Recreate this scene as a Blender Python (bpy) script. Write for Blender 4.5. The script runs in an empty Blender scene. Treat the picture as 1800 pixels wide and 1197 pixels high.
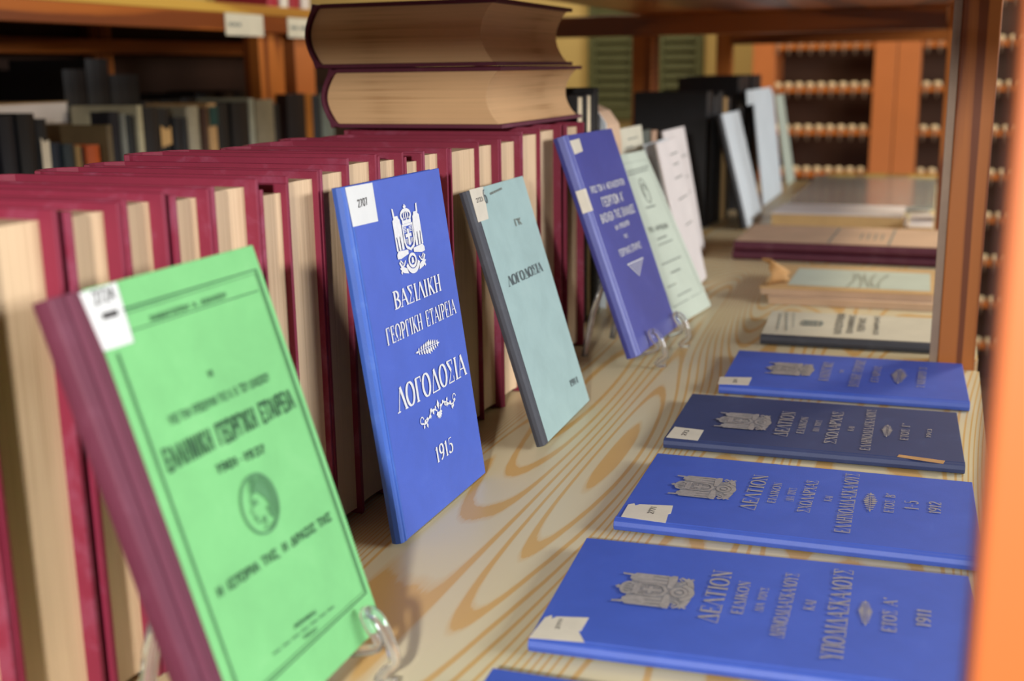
import bpy, bmesh, math, random
from mathutils import Vector, Matrix
random.seed(7)
S = bpy.context.scene
COL = S.collection

# ------------------------------------------------------------------ camera, world, lights, exposure
cam_d = bpy.data.cameras.new('camera')
cam_d.sensor_width = 36.0
cam_d.lens = 2034.0036 / 1800.0 * 36.0
cam_d.clip_start = 0.01
cam_d.clip_end = 50
cam_d.dof.use_dof = True
cam_d.dof.focus_distance = 0.93
cam_d.dof.aperture_fstop = 5.2
cam = bpy.data.objects.new('camera', cam_d)
COL.objects.link(cam)
RX, RY, RZ = (0.93921051, -0.06579606, 0.33697848), (0.34306345, 0.21935405, -0.91334072), (-0.01382338, 0.9734242, 0.22859186)
cam.matrix_world = Matrix((RX + (0,), RY + (0,), RZ + (0.337,), (0, 0, 0, 1)))
S.camera = cam
S.view_settings.view_transform = 'Standard'
S.view_settings.look = 'None'
S.view_settings.gamma = 1.0
S.view_settings.use_curve_mapping = False
S.view_settings.exposure = 0.0

wd = bpy.data.worlds.new('room_air')
S.world = wd
wd.use_nodes = True
wd.node_tree.nodes['Background'].inputs[0].default_value = (1.0, 0.93, 0.82, 1)
wd.node_tree.nodes['Background'].inputs[1].default_value = 0.10


def lamp(name, kind, loc, energy, color, size=0.1, target=None, size_y=None):
    d = bpy.data.lights.new(name, kind)
    d.energy = energy
    d.color = color
    if kind == 'AREA':
        d.shape = 'RECTANGLE'
        d.size = size
        d.size_y = size_y or size
    else:
        d.shadow_soft_size = size
    o = bpy.data.objects.new(name, d)
    COL.objects.link(o)
    o.location = loc
    if target is not None:
        o.rotation_euler = (Vector(target) - Vector(loc)).to_track_quat('-Z', 'Y').to_euler()
    return o


# the light the photograph was taken with, just above and behind the camera
lamp('flash_light', 'POINT', (-0.03, -0.45, 0.474), 64.0, (1.0, 0.97, 0.93), 0.03)
# added fill from the open aisle side, brightening covers and far books; warm ceiling lamps deeper in the room
lamp('aisle_fill', 'AREA', (2.6, 1.4, 0.95), 84.0, (0.95, 0.97, 1.0), 1.8, (-0.3, 1.1, 0.1), 0.5)
lamp('aisle_fill', 'AREA', (2.6, 3.5, 0.85), 27.0, (1.0, 0.98, 0.94), 1.4, (-0.4, 2.8, 0.1), 0.5)
lamp('ceiling_lamp_light', 'AREA', (0.9, 2.9, 2.1), 42.0, (1.0, 0.84, 0.62), 1.2, (0.0, 3.2, 0.0), 0.3)
lamp('ceiling_lamp_light', 'AREA', (-1.1, 3.6, 2.1), 34.0, (1.0, 0.84, 0.62), 1.2, (-0.9, 4.2, 0.0), 0.3)


# ------------------------------------------------------------------ materials
def lin(c):
    r = []
    for v in c[:3]:
        v = v / 255.0
        r.append(v / 12.92 if v <= 0.04045 else ((v + 0.055) / 1.055) ** 2.4)
    return tuple(r) + (1.0,)


class NT:
    def __init__(s, name):
        s.m = bpy.data.materials.new(name)
        s.m.use_nodes = True
        s.t = s.m.node_tree
        s.b = s.t.nodes['Principled BSDF']

    def n(s, kind, **kw):
        o = s.t.nodes.new(kind)
        for k, v in kw.items():
            if k.startswith('i_'):
                key = k[2:]
                o.inputs[int(key) if key.isdigit() else key.replace('_', ' ')].default_value = v
            else:
                setattr(o, k, v)
        return o

    def l(s, a, ao, b, bi):
        s.t.links.new(a.outputs[ao], b.inputs[bi])

    def coord(s, scale, loc=(0, 0, 0), which='Object'):
        c = s.n('ShaderNodeTexCoord')
        mp = s.n('ShaderNodeMapping')
        mp.inputs['Scale'].default_value = scale
        mp.inputs['Location'].default_value = loc
        s.l(c, which, mp, 'Vector')
        return mp

    def ramp(s, stops):
        r = s.n('ShaderNodeValToRGB')
        e = r.color_ramp.elements
        e[0].position, e[0].color = stops[0]
        e[1].position, e[1].color = stops[-1]
        for p, c in stops[1:-1]:
            x = e.new(p)
            x.color = c
        return r

    def noise(s, mp, scale, detail=3.0, rough=0.5, dist=0.0):
        n = s.n('ShaderNodeTexNoise')
        n.inputs['Scale'].default_value = scale
        n.inputs['Detail'].default_value = detail
        n.inputs['Roughness'].default_value = rough
        n.inputs['Distortion'].default_value = dist
        s.l(mp, 'Vector', n, 'Vector')
        return n

    def bump(s, src, out, strength, dist=0.001):
        b = s.n('ShaderNodeBump')
        b.inputs['Strength'].default_value = strength
        b.inputs['Distance'].default_value = dist
        s.l(src, out, b, 'Height')
        s.l(b, 'Normal', s.b, 'Normal')

    def set(s, rough=0.6, metal=0.0, spec=None, trans=None, coat=None, ior=None):
        s.b.inputs['Roughness'].default_value = rough
        s.b.inputs['Metallic'].default_value = metal
        if spec is not None:
            s.b.inputs['Specular IOR Level'].default_value = spec
        if trans is not None:
            s.b.inputs['Transmission Weight'].default_value = trans
        if ior is not None:
            s.b.inputs['IOR'].default_value = ior
        if coat is not None:
            s.b.inputs['Coat Weight'].default_value = coat
            s.b.inputs['Coat Roughness'].default_value = 0.25
        return s.m


def plain(name, c, rough=0.6, metal=0.0, spec=None, vary=0.08, scale=40.0, **kw):
    k = NT(name)
    a = lin(c)
    b = tuple(v * (1 - vary * 2) for v in a[:3]) + (1,)
    mp = k.coord((1, 1, 1))
    n = k.noise(mp, scale, 4, 0.6)
    r = k.ramp([(0.3, b), (0.7, a)])
    k.l(n, 'Fac', r, 'Fac')
    k.l(r, 'Color', k.b, 'Base Color')
    return k.set(rough, metal, spec, **kw)


def cloth(name, c, worn, rough=0.62, weave=1400.0, spec=0.35, amount=0.62):
    k = NT(name)
    mp = k.coord((1, 1, 1))
    n = k.noise(mp, 22, 6, 0.65, 0.4)
    r = k.ramp([(0.28, lin([v * 0.95 for v in c])), (0.55, lin(c)), (amount + 0.20, lin(worn))])
    k.l(n, 'Fac', r, 'Fac')
    k.l(r, 'Color', k.b, 'Base Color')
    f = k.noise(mp, weave, 1, 0.5)
    k.bump(f, 'Fac', 0.22, 0.0006)
    return k.set(rough, 0, spec)


def pages(name, c1, c2, axis=2, freq=620.0):
    """leaves of a text block: fine streaks running along the leaves"""
    k = NT(name)
    sc = [3.0, 3.0, 3.0]
    sc[axis] = freq
    mp = k.coord(tuple(sc))
    n = k.noise(mp, 1.0, 3, 0.7)
    mp2 = k.coord((4, 4, 4))
    n2 = k.noise(mp2, 2.0, 2, 0.5)
    mx = k.n('ShaderNodeMath', operation='MULTIPLY_ADD')
    mx.inputs[1].default_value = 0.55
    k.l(n, 'Fac', mx, 0)
    h = k.n('ShaderNodeMath', operation='MULTIPLY')
    h.inputs[1].default_value = 0.45
    k.l(n2, 'Fac', h, 0)
    k.l(h, 'Value', mx, 2)
    r = k.ramp([(0.34, lin(c2)), (0.47, lin(c1)), (0.66, lin([min(255, v * 1.05) for v in c1]))])
    k.l(mx, 'Value', r, 'Fac')
    k.l(r, 'Color', k.b, 'Base Color')
    k.bump(n, 'Fac', 0.5, 0.0006)
    return k.set(0.8, 0, 0.2)


def wood(name, light, dark, perp=(7.0, 7.0, 7.0), along=1, stretch=0.12, rings=9.0, rough=0.4, coat=0.2, lines=0.45, off=(0, 0, 0), fine=0.25):
    """sawn softwood: contour lines of a stretched noise give cathedral figure along one axis"""
    k = NT(name)
    sc = list(perp)
    sc[along] = perp[along] * stretch
    mp = k.coord(tuple(sc), off)
    n = k.noise(mp, 0.55, 1.2, 0.35, 0.2)
    mul = k.n('ShaderNodeMath', operation='MULTIPLY')
    mul.inputs[1].default_value = rings * 6.283
    k.l(n, 'Fac', mul, 0)
    sn = k.n('ShaderNodeMath', operation='SINE')
    k.l(mul, 'Value', sn, 0)
    mr = k.n('ShaderNodeMapRange')
    mr.inputs['From Min'].default_value = -1
    mr.inputs['From Max'].default_value = 1
    k.l(sn, 'Value', mr, 'Value')
    fs = [90.0, 90.0, 90.0]
    fs[along] = 2.5
    mp2 = k.coord(tuple(fs))
    n2 = k.noise(mp2, 3.0, 4, 0.7)
    add = k.n('ShaderNodeMath', operation='MULTIPLY_ADD')
    add.inputs[1].default_value = fine
    k.l(n2, 'Fac', add, 0)
    k.l(mr, 'Result', add, 2)
    L, D = lin(light), lin(dark)
    M = tuple(L[i] * (1 - lines) + D[i] * lines for i in range(3)) + (1,)
    r = k.ramp([(0.25, L), (0.74, L), (0.95, M), (1.0, D)])
    k.l(add, 'Value', r, 'Fac')
    k.l(r, 'Color', k.b, 'Base Color')
    k.bump(n2, 'Fac', 0.08, 0.001)
    return k.set(rough, 0, 0.4, coat=coat)


M = {}
M['board'] = wood('pine_board', (212, 200, 164), (206, 168, 104), (12, 12, 12), 1, 0.085, 62.0, 0.42, 0.15, 0.5, (0.2, 0.35, 0))
M['post'] = wood('varnished_pine_post', (184, 108, 44), (118, 58, 18), (30, 30, 30), 2, 0.05, 3.5, 0.55, 0.0, 0.5)
M['beam_x'] = wood('varnished_pine_crossbeam', (168, 96, 36), (112, 56, 18), (24, 24, 24), 0, 0.05, 3.0, 0.4, 0.25, 0.5)
M['beam_y'] = wood('varnished_pine_rail', (168, 92, 30), (112, 54, 16), (24, 24, 24), 1, 0.05, 3.0, 0.4, 0.25, 0.5)
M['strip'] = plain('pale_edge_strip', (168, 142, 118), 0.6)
M['maroon'] = cloth('maroon_cloth', (130, 36, 60), (150, 84, 108))
M['maroon2'] = cloth('dark_maroon_cloth', (98, 40, 60), (118, 66, 86))
M['ledger'] = cloth('plum_ledger_cloth', (88, 36, 54), (104, 62, 74))
M['pages_w'] = pages('text_block_upright', (220, 188, 144), (182, 148, 106), 2)
M['pages_v'] = pages('text_block_standing', (212, 184, 150), (184, 154, 120), 1)
M['pages_x'] = pages('text_block_lying', (216, 176, 130), (176, 134, 90), 2, 420)
M['pages_g'] = pages('text_block_cream', (226, 210, 178), (190, 168, 130), 2)
M['green'] = cloth('green_paper_cover', (122, 194, 124), (134, 202, 134), 0.7, 300, 0.25)
M['royal'] = cloth('royal_blue_cloth', (66, 94, 190), (78, 106, 198), 0.5, 1500, 0.45, 0.66)
M['royal_spine'] = cloth('royal_blue_spine', (56, 96, 186), (104, 140, 200), 0.5, 1500, 0.45, 0.7)
M['navy'] = cloth('navy_blue_cloth', (54, 66, 108), (66, 80, 120), 0.55, 1500, 0.4)
M['indigo'] = cloth('indigo_blue_cloth', (58, 66, 150), (76, 84, 164), 0.42, 1500, 0.5)
M['greyblue'] = cloth('grey_green_paper_board', (158, 184, 182), (166, 190, 186), 0.75, 500, 0.2)
M['charcoal'] = cloth('charcoal_cloth', (62, 64, 72), (90, 92, 98), 0.6)
M['silver'] = plain('silver_foil', (232, 234, 236), 0.4, 0.1, vary=0.06, scale=300)
M['silver_dull'] = plain('tarnished_silver_foil', (178, 174, 172), 0.42, 0.2, vary=0.14, scale=260)
M['foil_worn'] = plain('worn_silver_foil', (146, 146, 150), 0.45, 0.1, vary=0.16, scale=200)
M['ink_g'] = plain('green_black_ink', (44, 86, 58), 0.8)
M['ink_soft'] = plain('faded_green_ink', (84, 140, 92), 0.8)
M['ink'] = plain('black_ink', (58, 54, 54), 0.8)
M['ink_grey'] = plain('grey_ink', (92, 102, 106), 0.8)
M['ink_faint'] = plain('faded_ink', (128, 134, 126), 0.8)
M['paper'] = plain('white_label_paper', (222, 224, 222), 0.85, vary=0.04)
M['paper_old'] = plain('aged_label_paper', (214, 206, 188), 0.85, vary=0.07)
M['cream_paper'] = plain('cream_paper', (206, 200, 178), 0.85, vary=0.06, scale=18)
M['greenish_paper'] = plain('greenish_grey_paper', (190, 200, 184), 0.85, vary=0.05, scale=14)
M['white_paper'] = plain('pinkish_white_paper', (216, 208, 204), 0.85, vary=0.05, scale=14)
M['cool_paper'] = plain('cool_white_paper', (206, 214, 218), 0.8, vary=0.06, scale=9)
M['tan_paper'] = plain('tan_paper', (206, 170, 116), 0.85, vary=0.1, scale=12)
M['pink_paper'] = plain('pinkish_tan_paper', (204, 172, 142), 0.85, vary=0.1, scale=10)
M['torn_brown'] = plain('torn_brown_paper', (196, 150, 96), 0.85, vary=0.15, scale=60)
M['black'] = plain('black_leathercloth', (20, 20, 24), 0.5, vary=0.2)
M['clear'] = NT('clear_plastic').set(0.08, 0, 0.6, trans=0.93, ior=1.45)
M['clear'].node_tree.nodes['Principled BSDF'].inputs['Base Color'].default_value = (0.92, 0.93, 0.95, 1)
M['glass'] = NT('greenish_glass').set(0.13, 0, 0.5, trans=0.8, ior=1.5)
M['glass'].node_tree.nodes['Principled BSDF'].inputs['Base Color'].default_value = (0.86, 0.95, 0.93, 1)
M['wall'] = plain('cream_wall_paint', (208, 180, 112), 0.9, vary=0.05, scale=3)
M['floor'] = plain('brown_floor_tiles', (112, 88, 66), 0.5, vary=0.15, scale=6)
M['shutter'] = plain('olive_shutter_paint', (84, 86, 50), 0.6, vary=0.05)
M['peach'] = plain('peach_laminate', (192, 114, 60), 0.45, vary=0.05, scale=5)
M['cab_dark'] = plain('dark_cabinet_back', (66, 38, 20), 0.6, vary=0.15, scale=5)
M['cab_rail'] = plain('orange_rail', (190, 106, 34), 0.5)
M['peg'] = plain('cream_peg_paint', (236, 214, 172), 0.4)
M['near_post'] = wood('near_pine_post', (186, 98, 46), (152, 68, 28), (26, 26, 26), 2, 0.05, 2.0, 0.5, 0.0, 0.5)
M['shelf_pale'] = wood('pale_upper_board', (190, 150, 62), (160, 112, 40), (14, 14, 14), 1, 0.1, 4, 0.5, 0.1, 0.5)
SPINE = {}


def spine_mat(c):
    if c not in SPINE:
        SPINE[c] = plain('book_cloth', c, 0.55, vary=0.12, scale=30)
    return SPINE[c]


# ------------------------------------------------------------------ mesh helpers
def link_mesh(name, bm, mat, parent=None, smooth=False, bevel=0.0, mats=None):
    bmesh.ops.recalc_face_normals(bm, faces=bm.faces[:])
    me = bpy.data.meshes.new(name)
    bm.to_mesh(me)
    bm.free()
    for m in (mats or [mat]):
        me.materials.append(m)
    if smooth:
        for p in me.polygons:
            p.use_smooth = True
    o = bpy.data.objects.new(name, me)
    COL.objects.link(o)
    if parent is not None:
        o.parent = parent
    if bevel:
        md = o.modifiers.new('bevel', 'BEVEL')
        md.width = bevel
        md.segments = 2
        md.limit_method = 'ANGLE'
        md.angle_limit = 0.7
        md.harden_normals = False
    return o


def add_box(bm, x0, x1, y0, y1, z0, z1, mi=0):
    v = [bm.verts.new(p) for p in ((x0, y0, z0), (x1, y0, z0), (x1, y1, z0), (x0, y1, z0), (x0, y0, z1), (x1, y0, z1), (x1, y1, z1), (x0, y1, z1))]
    for f in ((3, 2, 1, 0), (4, 5, 6, 7), (0, 1, 5, 4), (1, 2, 6, 5), (2, 3, 7, 6), (3, 0, 4, 7)):
        bm.faces.new([v[i] for i in f]).material_index = mi


def box_obj(name, b, mat, parent=None, bevel=0.0):
    bm = bmesh.new()
    add_box(bm, *b)
    return link_mesh(name, bm, mat, parent, bevel=bevel)


def add_prism(bm, prof, a0, a1, axes=(0, 2, 1), mi=0):
    """profile in axes[0],axes[1], extruded along axes[2]"""
    def P(p, a):
        c = [0, 0, 0]
        c[axes[0]], c[axes[1]], c[axes[2]] = p[0], p[1], a
        return bm.verts.new(c)
    A = [P(p, a0) for p in prof]
    B = [P(p, a1) for p in prof]
    n = len(prof)
    for i in range(n):
        f = bm.faces.new((A[i], A[(i + 1) % n], B[(i + 1) % n], B[i]))
        f.material_index = mi
    bm.faces.new(A[::-1]).material_index = mi
    bm.faces.new(B).material_index = mi


def add_tube(bm, pts, r, seg=8, flat=1.0):
    pts = [Vector(p) for p in pts]
    rings = []
    up = None
    for i, p in enumerate(pts):
        d = (pts[min(i + 1, len(pts) - 1)] - pts[max(i - 1, 0)]).normalized()
        if up is None:
            up = d.orthogonal().normalized()
        side = d.cross(up)
        if side.length < 1e-5:
            side = d.orthogonal()
        side.normalize()
        up = side.cross(d).normalized()
        rr = r[i] if isinstance(r, (list, tuple)) else r
        rings.append([bm.verts.new(p + (side * math.cos(2 * math.pi * k / seg) + up * flat * math.sin(2 * math.pi * k / seg)) * rr) for k in range(seg)])
    for a, b in zip(rings, rings[1:]):
        for k in range(seg):
            bm.faces.new((a[k], a[(k + 1) % seg], b[(k + 1) % seg], b[k]))
    bm.faces.new(rings[0][::-1])
    bm.faces.new(rings[-1])


def spline(pts, n=6):
    pts = [Vector(p) for p in pts]
    out = []
    for i in range(len(pts) - 1):
        p0, p1, p2, p3 = pts[max(i - 1, 0)], pts[i], pts[i + 1], pts[min(i + 2, len(pts) - 1)]
        for k in range(n):
            t = k / n
            out.append(0.5 * ((2 * p1) + (p2 - p0) * t + (2 * p0 - 5 * p1 + 4 * p2 - p3) * t * t + (3 * p1 - p0 - 3 * p2 + p3) * t ** 3))
    out.append(pts[-1])
    return out


def tag(o, label, cat, group=None):
    o['label'] = label
    o['category'] = cat
    if group:
        o['group'] = group
    return o


def structure(o):
    o['kind'] = 'structure'
    return o


def thing(name, label, cat, loc=(0, 0, 0), group=None, basis=None):
    o = bpy.data.objects.new(name, None)
    COL.objects.link(o)
    if basis is not None:
        u, v, w = basis
        o.matrix_world = Matrix(((u[0], v[0], w[0], loc[0]), (u[1], v[1], w[1], loc[1]), (u[2], v[2], w[2], loc[2]), (0, 0, 0, 1)))
    else:
        o.location = loc
    o.empty_display_size = 0.05
    return tag(o, label, cat, group)


# ------------------------------------------------------------------ lettering: stroke glyphs with thick and thin strokes
def arc(cx, cy, rx, ry, a0, a1, n=10):
    return [(cx + rx * math.cos(math.radians(a0 + (a1 - a0) * i / n)), cy + ry * math.sin(math.radians(a0 + (a1 - a0) * i / n))) for i in range(n + 1)]


# (advance, thick strokes, thin strokes, serif feet)
EL = arc(.35, .5, .33, .5, 0, 360, 20)
G = {
    'Α': (.72, [[(.36, 1), (.7, 0)]], [[(.36, 1), (.02, 0)], [(.14, .34), (.58, .34)]], [(.02, 0), (.7, 0)]),
    'Β': (.66, [[(.14, 0), (.14, 1)], arc(.2, .75, .34, .25, -70, 70, 8), arc(.2, .26, .42, .26, -80, 75, 8)], [[(.14, 1), (.34, 1)], [(.14, .51), (.36, .51)], [(.14, 0), (.34, 0)]], [(.1, 0), (.1, 1)]),
    'Γ': (.6, [[(.14, 0), (.14, 1)]], [[(.1, 1), (.56, 1)], [(.56, 1.02), (.56, .76)]], [(.14, 0)]),
    'Δ': (.74, [[(.36, 1), (.7, 0)]], [[(.36, 1), (.02, 0)], [(0, 0), (.74, 0)]], []),
    'Ε': (.62, [[(.14, 0), (.14, 1)]], [[(.08, 1), (.55, 1)], [(.55, 1.02), (.55, .8)], [(.14, .5), (.42, .5)], [(.42, .6), (.42, .4)], [(.08, 0), (.58, 0)], [(.58, -.02), (.58, .22)]], []),
    'Ζ': (.62, [[(.54, 1), (.06, 0)]], [[(.06, 1), (.56, 1)], [(.06, 1), (.06, .8)], [(.04, 0), (.58, 0)], [(.58, 0), (.58, .2)]], []),
    'Η': (.76, [[(.14, 0), (.14, 1)], [(.62, 0), (.62, 1)]], [[(.14, .5), (.62, .5)]], [(.14, 0), (.14, 1), (.62, 0), (.62, 1)]),
    'Θ': (.72, [EL], [[(.2, .5), (.5, .5)]], []),
    'Ι': (.32, [[(.16, 0), (.16, 1)]], [], [(.16, 0), (.16, 1)]),
    'Κ': (.72, [[(.14, 0), (.14, 1)], [(.28, .55), (.64, 0)]], [[(.14, .42), (.6, 1)]], [(.14, 0), (.14, 1), (.64, 0), (.6, 1)]),
    'Λ': (.72, [[(.36, 1), (.7, 0)]], [[(.36, 1), (.02, 0)]], [(.02, 0), (.7, 0)]),
    'Μ': (.9, [[(.78, 0), (.78, 1)], [(.14, 1), (.46, .08)]], [[(.12, 0), (.12, 1)], [(.46, .08), (.78, 1)]], [(.12, 0), (.78, 0), (.1, 1), (.8, 1)]),
    'Ν': (.76, [[(.14, 1), (.62, 0)]], [[(.14, 0), (.14, 1)], [(.62, 0), (.62, 1)]], [(.14, 0), (.12, 1), (.62, 1)]),
    'Ξ': (.62, [[(.06, 1), (.56, 1)], [(.06, 0), (.56, 0)]], [[(.14, .5), (.48, .5)]], []),
    'Ο': (.72, [EL], [], []),
    'Π': (.76, [[(.14, 0), (.14, 1)], [(.62, 0), (.62, 1)]], [[(.06, 1), (.7, 1)]], [(.14, 0), (.62, 0)]),
    'Ρ': (.62, [[(.14, 0), (.14, 1)], arc(.2, .73, .38, .27, -80, 80, 8)], [[(.14, 1), (.3, 1)], [(.14, .46), (.3, .46)]], [(.14, 0), (.1, 1)]),
    'Σ': (.64, [[(.08, 1), (.4, .52)]], [[(.4, .52), (.06, 0)], [(.04, 1), (.56, 1)], [(.56, 1.02), (.56, .78)], [(.04, 0), (.58, 0)], [(.58, -.02), (.58, .24)]], []),
    'Τ': (.66, [[(.33, 0), (.33, 1)]], [[(.04, 1), (.62, 1)], [(.04, 1.02), (.04, .78)], [(.62, 1.02), (.62, .78)]], [(.33, 0)]),
    'Υ': (.7, [[(.35, 0), (.35, .46)], [(.35, .46), (.08, 1)]], [[(.35, .46), (.62, 1)]], [(.35, 0), (.08, 1), (.62, 1)]),
    'Φ': (.78, [[(.39, 0), (.39, 1)], arc(.39, .5, .34, .3, 0, 360, 18)], [], [(.39, 0), (.39, 1)]),
    'Χ': (.72, [[(.08, 1), (.64, 0)]], [[(.62, 1), (.08, 0)]], [(.08, 1), (.64, 0), (.62, 1), (.08, 0)]),
    'Ω': (.76, [arc(.38, .56, .33, .44, -52, 232, 14)], [[(.06, 0), (.3, 0)], [(.46, 0), (.7, 0)], [(.3, 0), (.19, .2)], [(.46, 0), (.57, .2)]], []),
    '0': (.6, [arc(.3, .5, .24, .5, 0, 360, 16)], [], []),
    '1': (.4, [[(.22, 0), (.22, 1)]], [[(.22, 1), (.06, .82)]], [(.22, 0)]),
    '2': (.6, [arc(.3, .72, .22, .28, 160, -30, 9) + [(.08, 0)]], [[(.06, 0), (.54, 0)], [(.54, 0), (.54, .16)]], []),
    '3': (.58, [arc(.27, .75, .2, .25, 150, -80, 8), arc(.27, .26, .24, .26, 85, -150, 8)], [], []),
    '4': (.6, [[(.42, 0), (.42, 1)]], [[(.42, 1), (.04, .3)], [(.04, .3), (.58, .3)]], [(.42, 0)]),
    '5': (.58, [arc(.26, .3, .25, .3, 100, -150, 10)], [[(.14, .56), (.16, 1)], [(.16, .98), (.5, .98)]], []),
    '6': (.6, [arc(.3, .3, .23, .3, 0, 360, 14), [(.07, .32), (.12, .7), (.3, .94), (.5, 1)]], [], []),
    '7': (.56, [[(.5, 1), (.2, 0)]], [[(.04, 1), (.52, 1)], [(.04, 1), (.04, .82)]], []),
    '9': (.6, [arc(.3, .7, .23, .3, 0, 360, 14), [(.53, .68), (.48, .3), (.3, .06), (.12, 0)]], [], []),
    '.': (.26, [[(.12, 0), (.12, .13)]], [], []),
    ',': (.26, [[(.14, .1), (.06, -.16)]], [], []),
    "'": (.24, [[(.14, 1.02), (.1, .78)]], [], []),
    '-': (.5, [], [[(.06, .45), (.44, .45)]], []),
    '–': (.62, [], [[(.04, .45), (.58, .45)]], []),
    ' ': (.5, [], [], []),
}


def stroke_quads(bm, pts, w, X):
    n = len(pts)
    closed = n > 3 and abs(pts[0][0] - pts[-1][0]) < 1e-6 and abs(pts[0][1] - pts[-1][1]) < 1e-6
    L = []
    for i, p in enumerate(pts):
        a = pts[(i - 1) % (n - 1)] if closed else pts[max(i - 1, 0)]
        b = pts[(i + 1) % (n - 1)] if closed else pts[min(i + 1, n - 1)]
        dx, dy = b[0] - a[0], b[1] - a[1]
        l = math.hypot(dx, dy) or 1
        L.append((-dy / l, dx / l))
    vs = []
    jz = 3e-6 * (len(bm.faces) % 60)
    X0 = X

    def X(x, y):
        q = X0(x, y)
        return (q[0], q[1], q[2] + jz)
    for p, d in zip(pts, L):
        ww = w if not callable(w) else w(d)
        vs.append((bm.verts.new(X(p[0] + d[0] * ww / 2, p[1] + d[1] * ww / 2)), bm.verts.new(X(p[0] - d[0] * ww / 2, p[1] - d[1] * ww / 2))))
    for a, b in zip(vs, vs[1:]):
        bm.faces.new((a[0], b[0], b[1], a[1]))


def add_text(bm, s, a, b, c, z, font):
    """text whose baseline runs a->b and whose cap height reaches c, flat at height z"""
    bx, by = b[0] - a[0], b[1] - a[1]
    W = math.hypot(bx, by)
    ex, ey = bx / W, by / W
    h = abs((c[0] - a[0]) * -ey + (c[1] - a[1]) * ex)
    adv = sum(G[ch][0] + .1 for ch in s) - .1
    sx = W / adv
    pen = 0.0
    thick, thin = (.17, .055) if font == 's' else (.16, .12)
    for ch in s:
        wd_, tk, tn, sf = G[ch]

        def X(px, py, pen=pen):
            gx, gy = (pen + px) * sx, py * h
            return (a[0] + ex * gx - ey * gy, a[1] + ey * gx + ex * gy, z)
        for st in tk:
            if font == 's':
                stroke_quads(bm, st, lambda d: thin + (thick - thin) * min(1, abs(d[0]) * 1.1), X)
            else:
                stroke_quads(bm, st, thick, X)
        for st in tn:
            stroke_quads(bm, st, thin if font == 's' else lambda d: thin * (.7 + .6 * abs(d[0])), X)
        if font == 's':
            for (qx, qy) in sf:
                stroke_quads(bm, [(qx - .13, qy), (qx + .13, qy)], .05, X)
        pen += wd_ + .1


def poly(bm, pts, z):
    z += 3e-6 * (len(bm.faces) % 60)
    bm.faces.new([bm.verts.new((p[0], p[1], z)) for p in pts])


def line2(bm, a, b, w, z):
    stroke_quads(bm, [a, b], w, lambda x, y: (x, y, z))


def polyline2(bm, pts, w, z):
    stroke_quads(bm, pts, w, lambda x, y: (x, y, z))


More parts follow.
